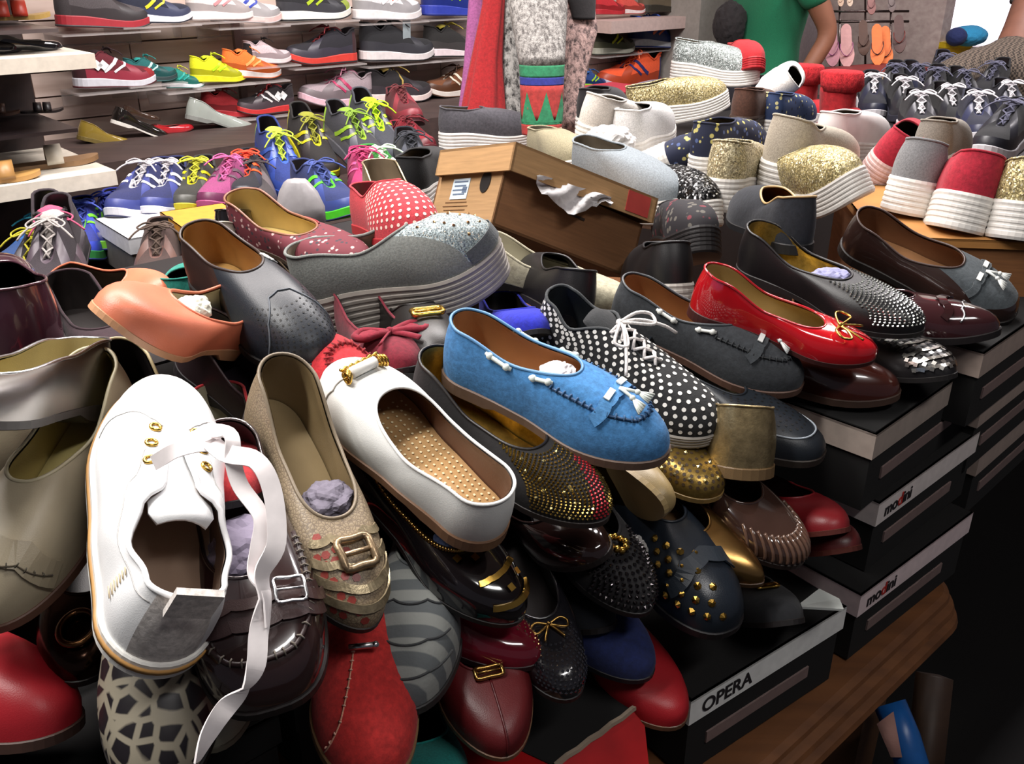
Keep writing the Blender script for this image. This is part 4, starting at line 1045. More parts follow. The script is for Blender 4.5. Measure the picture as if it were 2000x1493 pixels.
sh = shoe('ballet_flat', 'cream flat with brown lining and red patch behind the beige loafer', (110, 900), None, (-115, -4), 0.24, 0, 'flat', dh=1.0, upper=('B5A98E', 'leather'), sole=('3A2A22', 'rubber'), lining='7E6038', insole='8A2A2A', N=48, hb=.062)
sh = shoe('ballet_flat', 'silver metallic shoe with yellow lining at the left edge', (185, 820), (-180, 850), -0.03, 0.25, 0, 'flat', dh=.86, upper=('8E8A86', 'metal', None, None, None, .34), sole=('2A2420', 'rubber'), lining='A89A66', rim=SILV, N=56, hb=.062, hs=.045)
sh = shoe('loafer', 'glossy plum leather shoe at the left edge of the heap', (70, 720), (-20, 560), 0.16, 0.25, 0, 'loafer', dh=.95, upper=('4A2A36', 'patent', None, None, None, .25), sole=('1E1216', 'rubber'), lining='1E1216', hb=.075, hs=.06, wh=.15, N=52)
sh = shoe('ballet_flat', 'black flat with cream binding standing behind the white sneaker', (215, 775), None, (140, -25), 0.245, 0, 'flat', dh=.95, upper=('2A2422', 'leather'), sole=('1A1514', 'rubber'), lining='171213', rim=('B5A47C', 'leather'), N=52, hb=.075, hs=.05, rim_=0)
sh = shoe('ballet_flat', 'dark aubergine flat lying open between the navy slip-on and the white sneaker', (352, 705), None, (116, -24), 0.245, 4, 'flat', dh=.99, upper=('2E2024', 'leather'), sole=('171114', 'rubber'), lining='19131A', rim=('3E2E34', 'leather'), N=56, hb=.062)
sh = shoe('ballet_flat', 'coral leather flat standing on its side in the left middle', (170, 610), (345, 580), -0.06, 0.24, 30, 'flat', dt=1.14, upper=('D07456', 'leather'), sole=('B88A66', 'leather'), lining='3A2E22', N=52, hb=.06, wb=.17)
sh = shoe('ballet_flat', 'coral leather flat with paper in its mouth below its twin', (440, 680), (198, 648), -0.06, 0.24, -34, 'flat', dh=1.0, upper=('D27658', 'leather'), sole=('BC8C68', 'leather'), lining='C8BEA0', N=52, wb=.175, toe=2.2, toe_h=.044, xo=.62)
crumple('tissue_paper', 'white tissue paper ball in the mouth of the coral flat', 'paper', sh.mtx @ Vector((.125, 0, .036)), (.02, .022, .014), ('CFCFC0', 'paper'), 14)
sh = shoe('slip_on_shoe', 'navy perforated slip-on with tan insole and white side gore', None, (645, 722), (135, -9), 0.25, 10, 'loafer', dt=.93, upper=('1B2028', 'leather'), sole=('1A1818', 'rubber'), lining='A07640', insole='B0884E', rim=('3A2E2A', 'leather'), N=64, K=12, xo=.54, hb=.060, hs=.052, ht=.060, wb=.178, toe=2.4,
          panels=[('quarter', ('33241F', 'leather'), lambda i, k: i < .30 or i > .70)])
sh.discs('perforations', sh.scatter(.0062, .38, .62, .15, .62), .0013, ('050506', 'plain'), 6); sh.line('toe_seam', [(.37, .05), (.41, .45), (.46, .70), (.5, .74), (.54, .70), (.59, .45), (.63, .05)], .0009, ('5A6068', 'leather'))
sh.strip('white_gore', [(.315, .75), (.34, .9), (.365, .95)], .016, ('E4E6E4', 'canvas'), .001, .001)
sh = shoe('loafer', 'red moccasin with puckered toe under the white loafer', None, (590, 676), (-50, 46), 0.23, 0, 'loafer', dt=.955, upper=('B5262E', 'suede'), sole=('6A2A24', 'rubber'), lining='5A1418', N=52, wb=.18, toe=2.3, toe_h=.046)
sh.apron(('8E1A22', 'suede'), .46, .34, .0018, (.005, .009, .0012, ('8A1A20', 'suede')))
sh = shoe('ballet_flat', 'floral print flat with cream lining and pink blooms', (478, 475), (730, 530), -0.1, 0.25, 10, 'flat', dt=1.15, upper=('6A2A34', 'floral', 'C8A8A4', '3A3038', 150), sole=('4A3A2E', 'rubber'), lining='B59A5C', insole='BFA868', rim=('8A5A44', 'leather'), N=56, wb=.165, xo=.62, hb=.062)
sh.line('lining_edge', [(.30, .9), (.4, .96)], .0015, ('8A2A30', 'leather'))
sh = shoe('slip_on_shoe', 'red and white polka dot slip-on behind the grey wedge shoe', (715, 450), (840, 480), -0.16, 0.24, 0, 'loafer', dt=1.13, upper=('B5303A', 'canvas'), sole=('A82A30', 'rubber'), lining='6A2028', N=52, wb=.18, toe=2.4, toe_h=.05, ht=.07)
sh.discs('polka_dots', sh.scatter(.0105, .3, .7, .1, .95), .0024, ('EAD0C4', 'plain'), 8)
# grey glitter wedge slip-on
sh = shoe('slip_on_shoe', 'grey wedge slip-on with ribbed sole and glittery stone toe', (625, 652), (1000, 545), -0.03, 0.262, 8, 'slipon', upper=('80837F', 'canvas'), sole=('A59D95', 'rubber'), lining='8E8A78', insole='7E7A6A', rim=('7A7C78', 'canvas'), N=72, K=12, thick=(.056, .042), ridges=5, xo=.62, hb=.060, hs=.045, ht=.066, toe_h=.05, wb=.165, welt=.003, ts=.014,
          panels=[('vamp', ('8A979A', 'glitter', 'F2E6D0', None, 700, .5, .15), lambda i, k: .375 < i < .625 and k > .08)])
sh.strip('toe_guard', [(.38, .12), (.44, .14), (.5, .15), (.56, .14), (.62, .12)], .018, ('55585A', 'canvas'), .0012, .001)
sh.discs('rhinestones', [q for n_, q in enumerate(sh.scatter(.013, .42, .58, .3, .9)) if n_ % 2], .0022, ('E0B080', 'metal'), 6, .0018, dome=True)
sh = shoe('ballet_flat', 'cream flat toe under the end of the hanging lace', None, (440, 1478), (160, -8), .235, 0, 'flat', dt=.74, upper=('A8A48E', 'leather'), sole=('8A8470', 'leather'), lining='6A6454', N=44, wb=.17)
crumple('tissue_paper', 'grey-white tissue paper beside the beaded black flat', 'paper', P(1235, 1085, .96), (.018, .014, .026), ('A8A6A2', 'paper'), 61)
v = [P(1555, 1185, 1.03), P(1600, 1150, 1.06), P(1640, 1170, 1.05), P(1648, 1190, 1.03)]; v += [p - Vector((0, 0, .003)) for p in v]
tag(mesh('paper_sheet', v, [(0, 1, 2, 3), (7, 6, 5, 4), (0, 4, 5, 1), (1, 5, 6, 2), (2, 6, 7, 3), (3, 7, 4, 0)], ('BCC0BC', 'paper'), None, False), 'folded white paper lying behind the OPERA lid', 'paper')
# other dark shoes in the gaps
G_ = [('black patent shoe standing upright behind the grey wedge', (1125, 640), (1020, 560), 0.12, 0.245, 10, 'loafer', '121013', ('dh', 1.12)),
      ('royal blue suede flat glimpsed behind the polka dot shoe', (970, 665), (1060, 665), -0.16, 0.235, 0, 'flat', '1A22A0', ('dt', 1.05)),
      ('black shoe with white ribbed sole under the cardboard box', (1320, 615), (1240, 590), 0.16, 0.25, 0, 'slipon', '151416', ('dh', 1.25)),
      ('cream canvas shoe under the cardboard box', None, (1245, 612), (108, -6), 0.24, 0, 'flat', 'A8A28C', ('dt', 1.22)),
      ('black shoe with gold buckle behind the blue suede loafer', (790, 670), (875, 735), -0.17, 0.245, 0, 'loafer', '15110F', ('dt', 1.0)),
      ('black suede flat with paper in it under the gold woven flat', (1090, 1080), (1230, 1130), -0.15, 0.24, 0, 'flat', '0F0D0E', ('dt', .95)),
      ('black flat with gold clasp next to the white-lidded box', (1390, 1170), (1560, 1235), -0.12, 0.24, 0, 'flat', '15161A', ('dt', .98)),
      ('navy glitter flat under the beaded black flat', (1040, 1120), (1190, 1250), -0.15, 0.24, 0, 'flat', '0E1018', ('dt', .93)),
      ('dusky maroon flat half buried at the left', (140, 630), (270, 745), -0.16, 0.245, 0, 'flat', '2C1820', ('dt', .98)),
      ('crimson bow flat beneath the red moccasin', (690, 660), (810, 740), -0.15, 0.24, 0, 'flat', '6A1224', ('dt', .98)),
      ('teal flat standing behind the navy slip-on', (360, 640), (370, 545), 0.12, 0.22, 0, 'flat', '1E7A6C', ('dh', 1.15)),
      ('dark olive flat buried beneath the floral flat', (560, 575), (720, 615), -0.14, 0.24, 0, 'flat', '4A3A22', ('dt', 1.2)),
      ('black flat buried beneath the blue suede loafer', (930, 850), (1150, 960), -0.12, 0.24, 0, 'flat', '120F10', ('dt', .98)),
      ('black loafer buried beneath the dark brown buckled loafer', (330, 1290), (420, 1480), -0.14, 0.245, 0, 'loafer', '110E0F', ('dt', .76)),
      ('red slipper with cream insole stripe beside the snakeskin flat', (440, 870), (470, 1010), -0.18, 0.245, 0, 'flat', 'A8242A', ('dh', .97)),
      ('black flat sunk between the striped flat and the crimson flat', (880, 1290), (960, 1420), -0.16, 0.24, 0, 'flat', '0E0C0E', ('dt', .88))]
for lb, H, T, dd, L, ro, sty, c, dep in G_:
    sh = shoe({'flat': 'ballet_flat', 'loafer': 'loafer', 'slipon': 'slip_on_shoe'}[sty], lb, H, T, dd, L, ro, sty, **{dep[0]: dep[1]}, upper=(c, 'leather' if sty != 'flat' else 'suede'), sole=('1A1616', 'rubber') if sty != 'slipon' else ('B5B0A8', 'rubber'), lining='1C1716' if 'cream' not in lb else 'A8A28C', N=44, K=7)
    if 'gold buckle' in lb: sh.buckle(.5, .7, .008, .016, GOLD, .003, .004)
    if 'clasp' in lb: sh.buckle(.5, .85, .006, .012, GOLD, .002)
    if 'bow' in lb: sh.bow(('7A1428', 'suede'), .03, .85, .003, True)
    if 'stripe' in lb: sh.strip('insole_stripe', [(.3, .9), (.35, .95)], .01, ('C8B088', 'leather'))
# ------------------------------------------------------------------ platform slip-ons at the back of the heap
WSOLE = ('DAD6D0', 'rubber')
def slip(label, H, T, dd, L, roll, up, dh=None, dt=None, sole=WSOLE, lining='6E6456', vamp=None, **k):
    k.setdefault('sole_', 0); kk = dict(N=52, K=9, ridges=5, thick=(.052, .040), wb=.165, hb=.062, hs=.055, toe_h=.045)
    kk.update(k); kk.pop('sole_')
    st = dict(STY['slipon']); 
    return shoe('slip_on_shoe', label, H, T, dd, L, roll, 'slipon', dh=dh, dt=dt, upper=up, sole=sole, lining=lining, **kk)
GLIT = ('AFA070', 'glitter', 'FFF8DC', None, 520, .4, .3)
slip('red suede slip-on with thick white ribbed platform at the right', (1880, 452), None, (12, -14), .25, 10, ('9E1A2E', 'suede'), dh=1.33, wh=.15)
slip('gold glitter slip-on with thick white ribbed platform at the right edge', (1992, 470), None, (15, -14), .25, 4, GLIT, dh=1.30, wh=.15)
slip('grey canvas slip-on with thick white platform beside the red one', (1768, 420), None, (24, -10), .25, 6, ('7A7A7C', 'canvas'), dh=1.42, wh=.15)
slip('crimson suede slip-on leaning behind the gold glitter one', (1690, 364), (1760, 304), .2, .24, 28, ('9E1A2E', 'suede'), dh=1.65, sole=('C8A8A4', 'rubber'))
slip('gold glitter slip-on lying toe down between the white platforms', (1545, 429), (1700, 389), -.12, .25, 22, GLIT, dt=1.38, sole_=0)
slip('cream canvas slip-on with tall white sole facing right', (1500, 384), (1640, 354), .14, .26, 4, ('A69C8C', 'canvas'), dh=1.55, hb=.075, lining='6A6054', wh=.16)
slip('black sequinned slip-on with white sole behind the cardboard box', (1255, 440), (1400, 452), -.10, .25, 0, ('141416', 'glitter', 'FFFFFF', None, 330, .3, .4), dt=1.50)
slip('gold glitter slip-on with white sole high at the back', (1235, 258), (1425, 213), -.04, .26, 0, ('AFA070', 'glitter', 'FFF8DC', None, 480, .4, .3), sole_=0)
slip('navy floral slip-on standing on its heel at the back', (1250, 324), (1335, 369), .14, .25, 60, ('1A2038', 'floral', 'B8B06A', '4A5A86', 90), dh=1.75)
slip('navy floral slip-on with white platform in the back row', (1360, 364), (1470, 319), .15, .25, 0, ('1A2038', 'floral', 'B8B06A', '4A5A86', 90), dh=1.70)
slip('blue and yellow floral slip-on furthest in the back row', (1490, 279), (1570, 259), .12, .25, 0, ('2A3A5E', 'floral', 'C8C08A', '1A2038', 90), dh=2.2)
slip('brown suede slip-on next to the floral ones', (1440, 274), (1500, 249), .14, .25, 0, ('4A2E22', 'suede'), dh=2.15, sole=('3A2A22', 'rubber'))
slip('pale grey glitter slip-on with white sole on top of the back heap', (1310, 156), (1480, 170), -.10, .26, 0, ('8E9694', 'glitter', 'F4F4F4', None, 600, .5, .2))
slip('white slip-on sole up behind the grey glitter one', (1475, 210), (1515, 160), .10, .24, 50, ('D4D0CC', 'canvas'), dh=2.3)
slip('grey canvas slip-on lying low behind the cardboard lid', (1130, 385), (1335, 440), -.08, .25, 6, ('7E868C', 'canvas'), dt=1.55)
slip('charcoal felt slip-on with white sole behind the cardboard box', (860, 300), (1050, 290), .04, .26, 0, ('4E4C52', 'suede'), sole=('E0DCD8', 'rubber'))
slip('beige canvas slip-on behind the cardboard lid', (1050, 350), (1140, 362), -.10, .24, 0, ('8A8268', 'canvas'), dt=1.75)
slip('white canvas slip-on with ribbed sole in the middle of the back heap', (1130, 296), (1250, 289), .10, .25, 10, ('CFC8C0', 'canvas'), dh=1.85)
slip('black suede wedge shoe in front of the knitted leggings', (1145, 284), (1200, 249), .12, .25, 0, ('17151A', 'suede'), dh=1.95, sole=('C8C4C0', 'rubber'))
slip('cream glitter slip-on buried under the white soles', (1400, 414), (1470, 379), .15, .25, 0, ('B8AC88', 'glitter', 'FFF6D8', None, 520, .4, .3), dh=1.52)
slip('large white rubber soled slip-on behind the navy floral one', (1215, 334), (1290, 279), .14, .26, 0, ('D8D6D4', 'canvas'), dh=1.85)
slip('black slip-on behind the cardboard box at its left', (800, 429), (860, 364), .14, .24, 0, ('151416', 'canvas'), dh=1.65, sole=('D0CCC8', 'rubber'))
slip('black slip-on with patterned toe between the cardboard box and navy shoe', (1300, 525), (1385, 505), -.14, .24, 0, ('1A171C', 'floral', '6A2A34', '5A5650', 90), dt=1.36, sole=('1A1718', 'rubber'))
slip('white leather slip-on behind the cream canvas one', (1600, 334), (1710, 304), .10, .25, 0, ('E0D8D6', 'leather'), dh=1.85)
slip('grey slip-on behind the red platform one', (1800, 364), (1850, 324), .16, .25, 0, ('8A8278', 'canvas'), dh=1.65)
crumple('tissue_paper', 'white tissue ball among the back row of slip-ons', 'paper', P(1190, 275, 1.75), (.05, .04, .03), ('D8D4D2', 'paper'), 21)
# gold glitter strap shoe by the red polka dot slip-on
sh = shoe('ballet_flat', 'pale gold crinkled flat behind the red polka dot slip-on', (740, 415), (830, 440), -.14, .24, 0, 'flat', dt=1.22, upper=('B8A888', 'foil'), sole=('6A5A44', 'leather'), lining='7A6C58', N=44, hb=.07)
sh = shoe('ballet_flat', 'white flat peeping over the navy slip-on', (430, 545), (460, 520), .10, .22, 0, 'flat', dh=1.22, upper=('D4CEBC', 'leather'), sole=('8A8070', 'rubber'), lining='8A8070', N=40, hb=.07)
sh = shoe('ballet_flat', 'black jewelled sandal flat behind the floral flat', (450, 500), (520, 470), .10, .22, 0, 'flat', dh=1.25, upper=('1A181A', 'patent'), sole=('151314', 'rubber'), lining='151314', N=40)
sh.discs('gems', sh.scatter(.012, .3, .7, .2, .9), .0035, ('C8C8CC', 'metal'), 6, .002, dome=True)

# ------------------------------------------------------------------ running shoes
def runner(label, H, T, v=None, up='333333', sole='DDDDDD', lace=None, acc=None, acc2=None, d=None, roll=0, lift=0, L=None, dd=0, name='sneaker', lining='2A2426', N=36, group=None, tie=True, kind='canvas', dt=None, dh=None, toecap=None, solek='rubber', bow=True):
    if v is not None:
        ph, pt = PV(H[0], H[1], v), PV(T[0], T[1], v); ax = (pt - ph); L2 = ax.length; ax.normalize(); upv = Vector((0, 0, 1)); upv = (upv - ax * upv.dot(ax)).normalized()
        upv = Matrix.Rotation(R(roll), 3, ax) @ upv; M_ = frame(ph, ax, upv)
        LOG.append((label[:38], H, T, round(L2, 3)))
    pan = []
    if acc2: pan.append(('heel_counter', (acc2, kind), lambda i, k: (i < .12 or i > .88) and k < .8))
    if toecap: pan.append(('toe_cap', (toecap, kind), lambda i, k: .40 < i < .60 and k < .34))
    def tint(h, f): return ''.join('%02X' % max(0, min(255, int(int(h[i:i + 2], 16) * f + (18 if f > 1 else 0)))) for i in (0, 2, 4))
    dark = sum(int(up[i:i + 2], 16) for i in (0, 2, 4)) < 200
    pan.append(('overlay', (tint(up, 1.35 if dark else .72), 'leather'), lambda i, k: k < .26 or (.30 < i < .36 or .64 < i < .70) and k < .85))
    pan.append(('eyestay', (acc or tint(up, .8 if not dark else 1.5), 'leather'), lambda i, k: k > .86 and .36 < i < .64))
    kw = dict(upper=(up, kind), sole=(sole, solek), lining=lining, panels=pan, N=N, K=8, group=group, band=(.04, .22, (tint(up, .8), 'rubber')))
    if v is not None: sh = Shoe(name, label, M_, L2, 'sneaker', **kw)
    else: sh = shoe(name, label, H, T, dd, L, roll, 'sneaker', dt=dt, dh=dh, **kw)
    sh.tongue((lace or up, 'canvas'), .014 * sh.k)
    if lace: sh.laces((lace, 'canvas'), 4, .0019 * sh.k, bow)
    if acc:
        for sg in (0, 1):
            f = (lambda a: a) if sg == 0 else (lambda a: 1 - a)
            sh.strip('side_stripe', [(f(.20), .25), (f(.26), .45), (f(.33), .8)], .010 * sh.k, (acc, 'plastic'), .0012, .0012)
            sh.strip('side_stripe', [(f(.24), .2), (f(.30), .42), (f(.365), .8)], .007 * sh.k, (acc, 'plastic'), .0012, .0012)
    return sh
def ledge(label, H, T, v):
    ph, pt = PV(H[0], H[1], v), PV(T[0], T[1], v); u0, u1 = sorted((ph.dot(UX), pt.dot(UX))); z = min(ph.z, pt.z) - .001
    root = empty('acrylic_shelf', Matrix.Translation(UV((u0 + u1) / 2, WALLV - .1, z)), 'clear shelf under the ' + label.replace(' in the top row', ' in top row').replace(' and ', '-'), 'shelf', 'clear wall shelves'); bpy.context.view_layer.update()
    kid('shelf_plate', u0 - .01, u1 + .01, v - .06, WALLV - .013, z - .006, z - .001, ('E0D8D6', 'clear'), root)
    kid('shelf_lip', u0 - .01, u1 + .01, WALLV - .018, WALLV - .012, z - .05, z - .006, ('E0D8D6', 'clear'), root)
SV = 3.0
WALL = [  # label, H, T, upper, sole, lace, accent, heel, toecap
 ('grey running shoe with red sole in the top row', (112, 52), (292, 56), '4A4446', 'A02A34', '2E2A2C', None, '3A3436', None),
 ('navy and yellow running shoe with white sole in the top row', (232, 45), (372, 44), '1E2234', 'DAD8DC', 'B8A828', 'D8C830', None, None),
 ('white and pink running shoe in the top row', (368, 40), (498, 36), 'DCD0CE', 'E0D8D6', 'D8B8B8', 'C88A8E', None, None),
 ('white running shoe with blue heel and pink sole in the top row', (415, 42), (545, 46), 'DCD6D8', 'DCB8B4', 'E8E4E4', '3A4AA8', '3446A0', None),
 ('black and neon yellow running shoe in the top row', (545, 42), (680, 36), '1E1E22', 'E0E0D8', 'B8C83A', 'A8C030', None, '8A9A3A'),
 ('white running shoe with an orange tag in the top row', (692, 38), (816, 38), 'D8D4D6', 'E2DCDC', 'E8E4E6', 'E4DEE0', None, None),
 ('royal blue and neon green running shoe in the top row', (826, 30), (946, 30), '2238A0', '2A3AA0', 'A8DC20', 'A8DC20', None, '98D820'),
 ('dark red running shoe with white wavy sole on the wall', (146, 172), (303, 166), '5A1420', 'C8C8D0', '2A1418', 'D8D8DC', '3A1018', '8A1820'),
 ('teal running shoe behind the dark red one', (245, 160), (345, 156), '145A5A', '2A3A3C', '1E8A84', 'A8C8C4', None, None),
 ('green and teal running shoe with yellow laces', (318, 172), (398, 170), '1A7A6E', 'C8CCD0', 'C8C830', '2A9A90', None, '1E8A90'),
 ('yellow running shoe beside the orange one', (374, 160), (478, 158), 'D8D814', 'D0CC1A', 'C8D820', 'B0DC20', None, 'E0DC10'),
 ('neon orange running shoe with white sole', (436, 150), (545, 152), 'F0702A', 'E0D8D4', 'E8803A', 'F8A060', None, None),
 ('pale pink and black running shoe behind the orange one', (478, 124), (566, 122), 'C8B4B8', 'D8C8C8', '1E1A1C', None, '1A1618', None),
 ('black and red running shoe with red sole facing left', (694, 120), (564, 128), '1E1C24', 'C83A30', '7A1E24', None, '3A1A20', None),
 ('black running shoe with white sole and swing tag', (706, 120), (840, 116), '1C1C20', 'D8D0D0', '1A1A1C', None, None, None),
 ('black running shoe with yellow laces on the wall', (830, 112), (934, 108), '201E1E', 'DCCCD0', 'A89A3A', None, None, None),
 ('black and red running shoe with a white emblem', (574, 216), (464, 226), '241C20', 'B82A2A', '8A1E22', 'D8D4D4', None, None),
 ('grey and pink running shoe facing left', (722, 208), (588, 206), '9A8A90', 'D8B0BC', 'B87A90', 'B03A60', None, None),
 ('black plimsoll with white sole and yellow lace hanging down', (716, 202), (836, 194), '1C181C', 'DCC8C4', 'A8904A', None, None, None),
 ('brown trainer with cream flash behind the red drape', (930, 186), (832, 190), '6A3E22', 'CFC6BE', '4A2E1E', 'D8CCB8', None, None),
 ('olive trainer with neon flash on the far shelf', (1158, 108), (1232, 102), '2E2E22', 'A8A89A', 'B8C82A', 'C0D028', None, None),
 ('royal blue trainer with white sole on the far shelf', (1230, 92), (1314, 92), '1E3E92', 'C8CCD4', '2A4AA0', 'D86A3A', None, None),
 ('neon orange and navy trainer on the lower far shelf', (1280, 172), (1172, 180), 'E8562A', 'B8B0C0', 'F06A3A', '2A2E66', '2A2A5A', None),
 ('blue and lime trainer half hidden on the lower far shelf', (1130, 172), (1180, 172), '1E3E7A', '9AC830', '2A5A9A', 'A8D030', None, None),
]
for lb, H, T, u_, so, la, ac, hl, tcp in WALL:
    sh = runner(lb, H, T, SV, u_, so, la, ac, hl, toecap=tcp); ledge(lb, H, T, SV)
    if 'tag' in lb:
        F = sh.fr(.68, .7, .01); mb = MB(); mb.box((0, 0, 0), (.034, .002, .07)); o = mb.build('swing_tag', ('C84A2A', 'paper') if 'orange' in lb else ('8A9498', 'paper'), sh.root, False); o.location = F.to_translation() + Vector((0, -.012, -.004))
    if 'emblem' in lb or 'dark red running' in lb:
        for fi in (.2, .8):
            mb = MB(); s_ = .016
            for q in (-1, 1): mb.add([Vector((q * .009 + s_ * math.cos(a), s_ * math.sin(a), .001)) for a in (0, 1.571, 3.142, 4.712)], [(0, 1, 2, 3)])
            o = mb.build('emblem', ('D8D8D8', 'plain'), sh.root, False); o.matrix_local = sh.fr(fi, .5, .0025)
    if 'hanging down' in lb:
        mb = MB(); p = sh.rimpts[sh.N // 2 - 6]; mb.tube([Vector(p) + Vector((0, -.02, .01)), Vector(p) + Vector((0, -.06, -.02)), Vector(p) + Vector((0, -.062, -.10))], .004, 5); mb.build('loose_lace', ('A8904A', 'canvas'), sh.root)
# far shelf board with bags
p0, p1 = PV(1165, 40, 2.95), PV(1318, 40, 2.95)
slab('trim_1', p0.dot(UX), p1.dot(UX), 2.86, WALLV - .012, p0.z - .05, p0.z, ('BCA49E', 'plain'))
slab('trim_2', p0.dot(UX), p1.dot(UX) + .05, 2.86, WALLV - .012, PV(1230, 190, 2.95).z - .03, PV(1230, 190, 2.95).z, ('9A8680', 'plain'))
runner('red canvas trainer on the far top shelf', (1160, 28), (1215, 28), SV, 'B8202A', 'A81E28', 'C83A40', None); runner('red and white trainer on the far top shelf', (1205, 28), (1255, 26), SV, 'C84A40', 'D8C8C8', 'E0D8D8', None); runner('olive brown trainer on the far top shelf', (1250, 24), (1325, 22), SV, '3A3226', '2A261E', '4A4234', None)
runner('magenta trainer under the far orange one', (1270, 178), (1310, 178), SV, '9A2A5A', '6A3A5A', 'B04A7A', None)
# ballet flats on the wall row
FL = [('black patent flat with white trim on the wall', (216, 240), (330, 276), '1A1614', 'D8D4CC'), ('mustard gold flat on the wall', (150, 272), (282, 300), '8A7430', '6A5A2A'), ('navy sequinned flat on the wall', (272, 296), (348, 292), '1A2238', '1A1A22'),
      ('silver sequinned flat on the wall', (330, 290), (396, 280), '9A98A0', '6A6668'), ('gold glitter flat on the wall', (395, 282), (468, 280), 'A8985A', '7A6C40'), ('silver pointed flat on the wall', (362, 232), (496, 262), '9AA09A', '7A7C78'),
      ('red patent flat on the wall', (300, 268), (378, 252), 'A82028', '6A1418'), ('scarlet flat at the row end', (440, 250), (512, 272), 'B8242A', '7A181C'), ('brown open flat behind the black patent one', (240, 226), (312, 238), '3A2A22', '2A1E1A')]
for lb, H, T, c, so in FL:
    ph, pt = PV(*H, SV - .05), PV(*T, SV - .05); ax = pt - ph; L2 = ax.length; ax.normalize(); upv = Vector((0, 0, 1)); upv = (upv - ax * upv.dot(ax)).normalized()
    Shoe('ballet_flat', lb, frame(ph, ax, upv), L2, 'flat', upper=(c, 'glitter', None, None, 500) if ('glitter' in lb or 'sequin' in lb) else (c, 'patent'), sole=(so, 'rubber'), lining='3A2E2A', N=36, K=6)
runner('red trainer above the silver pointed flat', (395, 228), (500, 226), SV + .03, '9A1E26', 'A8242C', '7A141C', None)
# sneakers piled on the bench
PILE = [ # label,H,T,dd,L,roll,up,sole,lace,acc,heel,dt
 ('navy running shoe with neon green collar on the bench', (515, 300), (585, 400), -.12, .27, 0, '1E3070', '2A4AA0', 'B8D040', '3A5AB0', '8AC030', 2.37),
 ('black and yellow running shoe standing behind the navy one', (575, 270), (650, 360), -.14, .27, 0, '1E1A1A', 'D0C81E', '8A8A2A', 'C8C020', 'D8D020', 2.53),
 ('charcoal running shoe with neon green lining', (640, 270), (750, 345), -.12, .27, 0, '34343A', '5A5A60', '7A9A30', '8AB030', '9AC830', 2.48),
 ('dark grey running shoe with fluorescent laces', (690, 240), (775, 330), -.12, .27, 0, '3A3C44', '4A4A50', 'C0F020', 'A8D820', 'A8E030', 2.59),
 ('crimson trainer at the back of the bench', (780, 310), (845, 310), -.2, .27, 0, '8A1A2A', '5A1A22', '6A1420', None, None, 2.64),
 ('burgundy trainer hanging above the bench', (770, 240), (815, 250), -.2, .27, 0, '5A1A22', '3A1418', '6A2A2E', None, None, 2.86),
 ('black trainer with neon green heel tab', (790, 330), (830, 380), -.2, .27, 0, '1C1E26', 'D8D4D4', '2A2C34', None, '6ADC28', 2.31),
 ('green and white striped trainer on the bench', None, (800, 400), (150, 3), .27, 0, '3A8A3A', 'D0D8D0', 'D8E8D0', 'E0E8E0', '5AC828', 2.25),
 ('magenta trainer on the bench', None, (730, 410), (165, 3), .27, 0, '9A1E54', '7A1A44', 'B83A6A', 'C84A7A', None, 2.20),
 ('navy and lime trainer on the bench by the polka dot slip-on', None, (700, 435), (140, 3), .27, 0, '1E2A5A', '4AC828', '3A4A8A', '5AD030', None, 2.09),
 ('black and orange laced trainer on the bench', None, (480, 412), (170, 3), .27, 0, '1A1A22', 'C8C4CC', 'E8482A', 'E85A30', None, 2.25),
 ('pink and grey laced trainer on the bench', None, (410, 425), (185, 3), .27, 0, '8A3A68', 'A84A78', 'C05A90', '5A4A54', None, 2.20),
 ('black trainer with yellow laces on the bench', None, (365, 430), (175, 3), .27, 0, '2A2A26', 'C8B828', 'B8B830', 'C8C020', None, 2.20),
 ('left navy and white running shoe on the white box', None, (230, 440), (186, 3), .27, 0, '1E2452', 'C8C8CE', 'C0BCC0', 'D8D8DC', '2A3060', 2.11),
 ('right navy and white running shoe on the white box', None, (300, 436), (176, 3), .27, 0, '1E2452', 'C8C8CE', 'C0BCC0', 'D8D8DC', '2A3060', 2.15),
 ('brown suede trainer low at the left', None, (70, 535), (175, 3), .27, 0, '3A2E28', '2A2220', '6A5A52', None, None, 2.04),
 ('blue and green trainer low at the left', None, (165, 525), (160, 3), .27, 0, '1E2A7A', '2A7A3A', '3A4AA0', '6AC030', None, 2.04),
 ('bright blue and lime trainer beside its twin at the left', None, (210, 505), (165, 3), .27, 0, '1E2A86', '6AB030', '2A3A9A', '7AC838', None, 2.11),
 ('teal and blue trainer at the far left edge', None, (10, 560), (190, 3), .27, 0, '1A3A6A', '1A2A4A', '2A8A9A', None, None, 1.98),
 ('black trainer with white laces above the plum shoe', None, (95, 630), (170, -18), .27, 0, '2A2228', '1E1A1E', 'A8A09C', None, None, 1.71),
 ('dark trainer with pink laces at the left', None, (150, 610), (150, -18), .27, 0, '2A2026', '221A20', 'B04A6A', None, None, 1.76),
 ('dark trainer with yellow laces at the left edge', None, (25, 640), (185, -14), .27, 0, '221E22', '1E1A1E', 'A8A020', None, None, 1.76),
 ('brown laced walking shoe beside the coral flat', None, (310, 595), (165, 3), .27, 0, '3A2824', '2A1E1C', '4A3A30', None, None, 1.76),
 ('dark grey trainer beside the plastic wrapped shoe', None, (520, 430), (160, 3), .27, 0, '3A3436', '4A4446', '4A4244', None, None, 2.25),
]
for lb, H, T, dd, L, ro, u_, so, la, ac, hl, dt in PILE: runner(lb, H, T, None, u_, so, la, ac, hl, dd=dd, L=L, roll=ro, dt=dt)
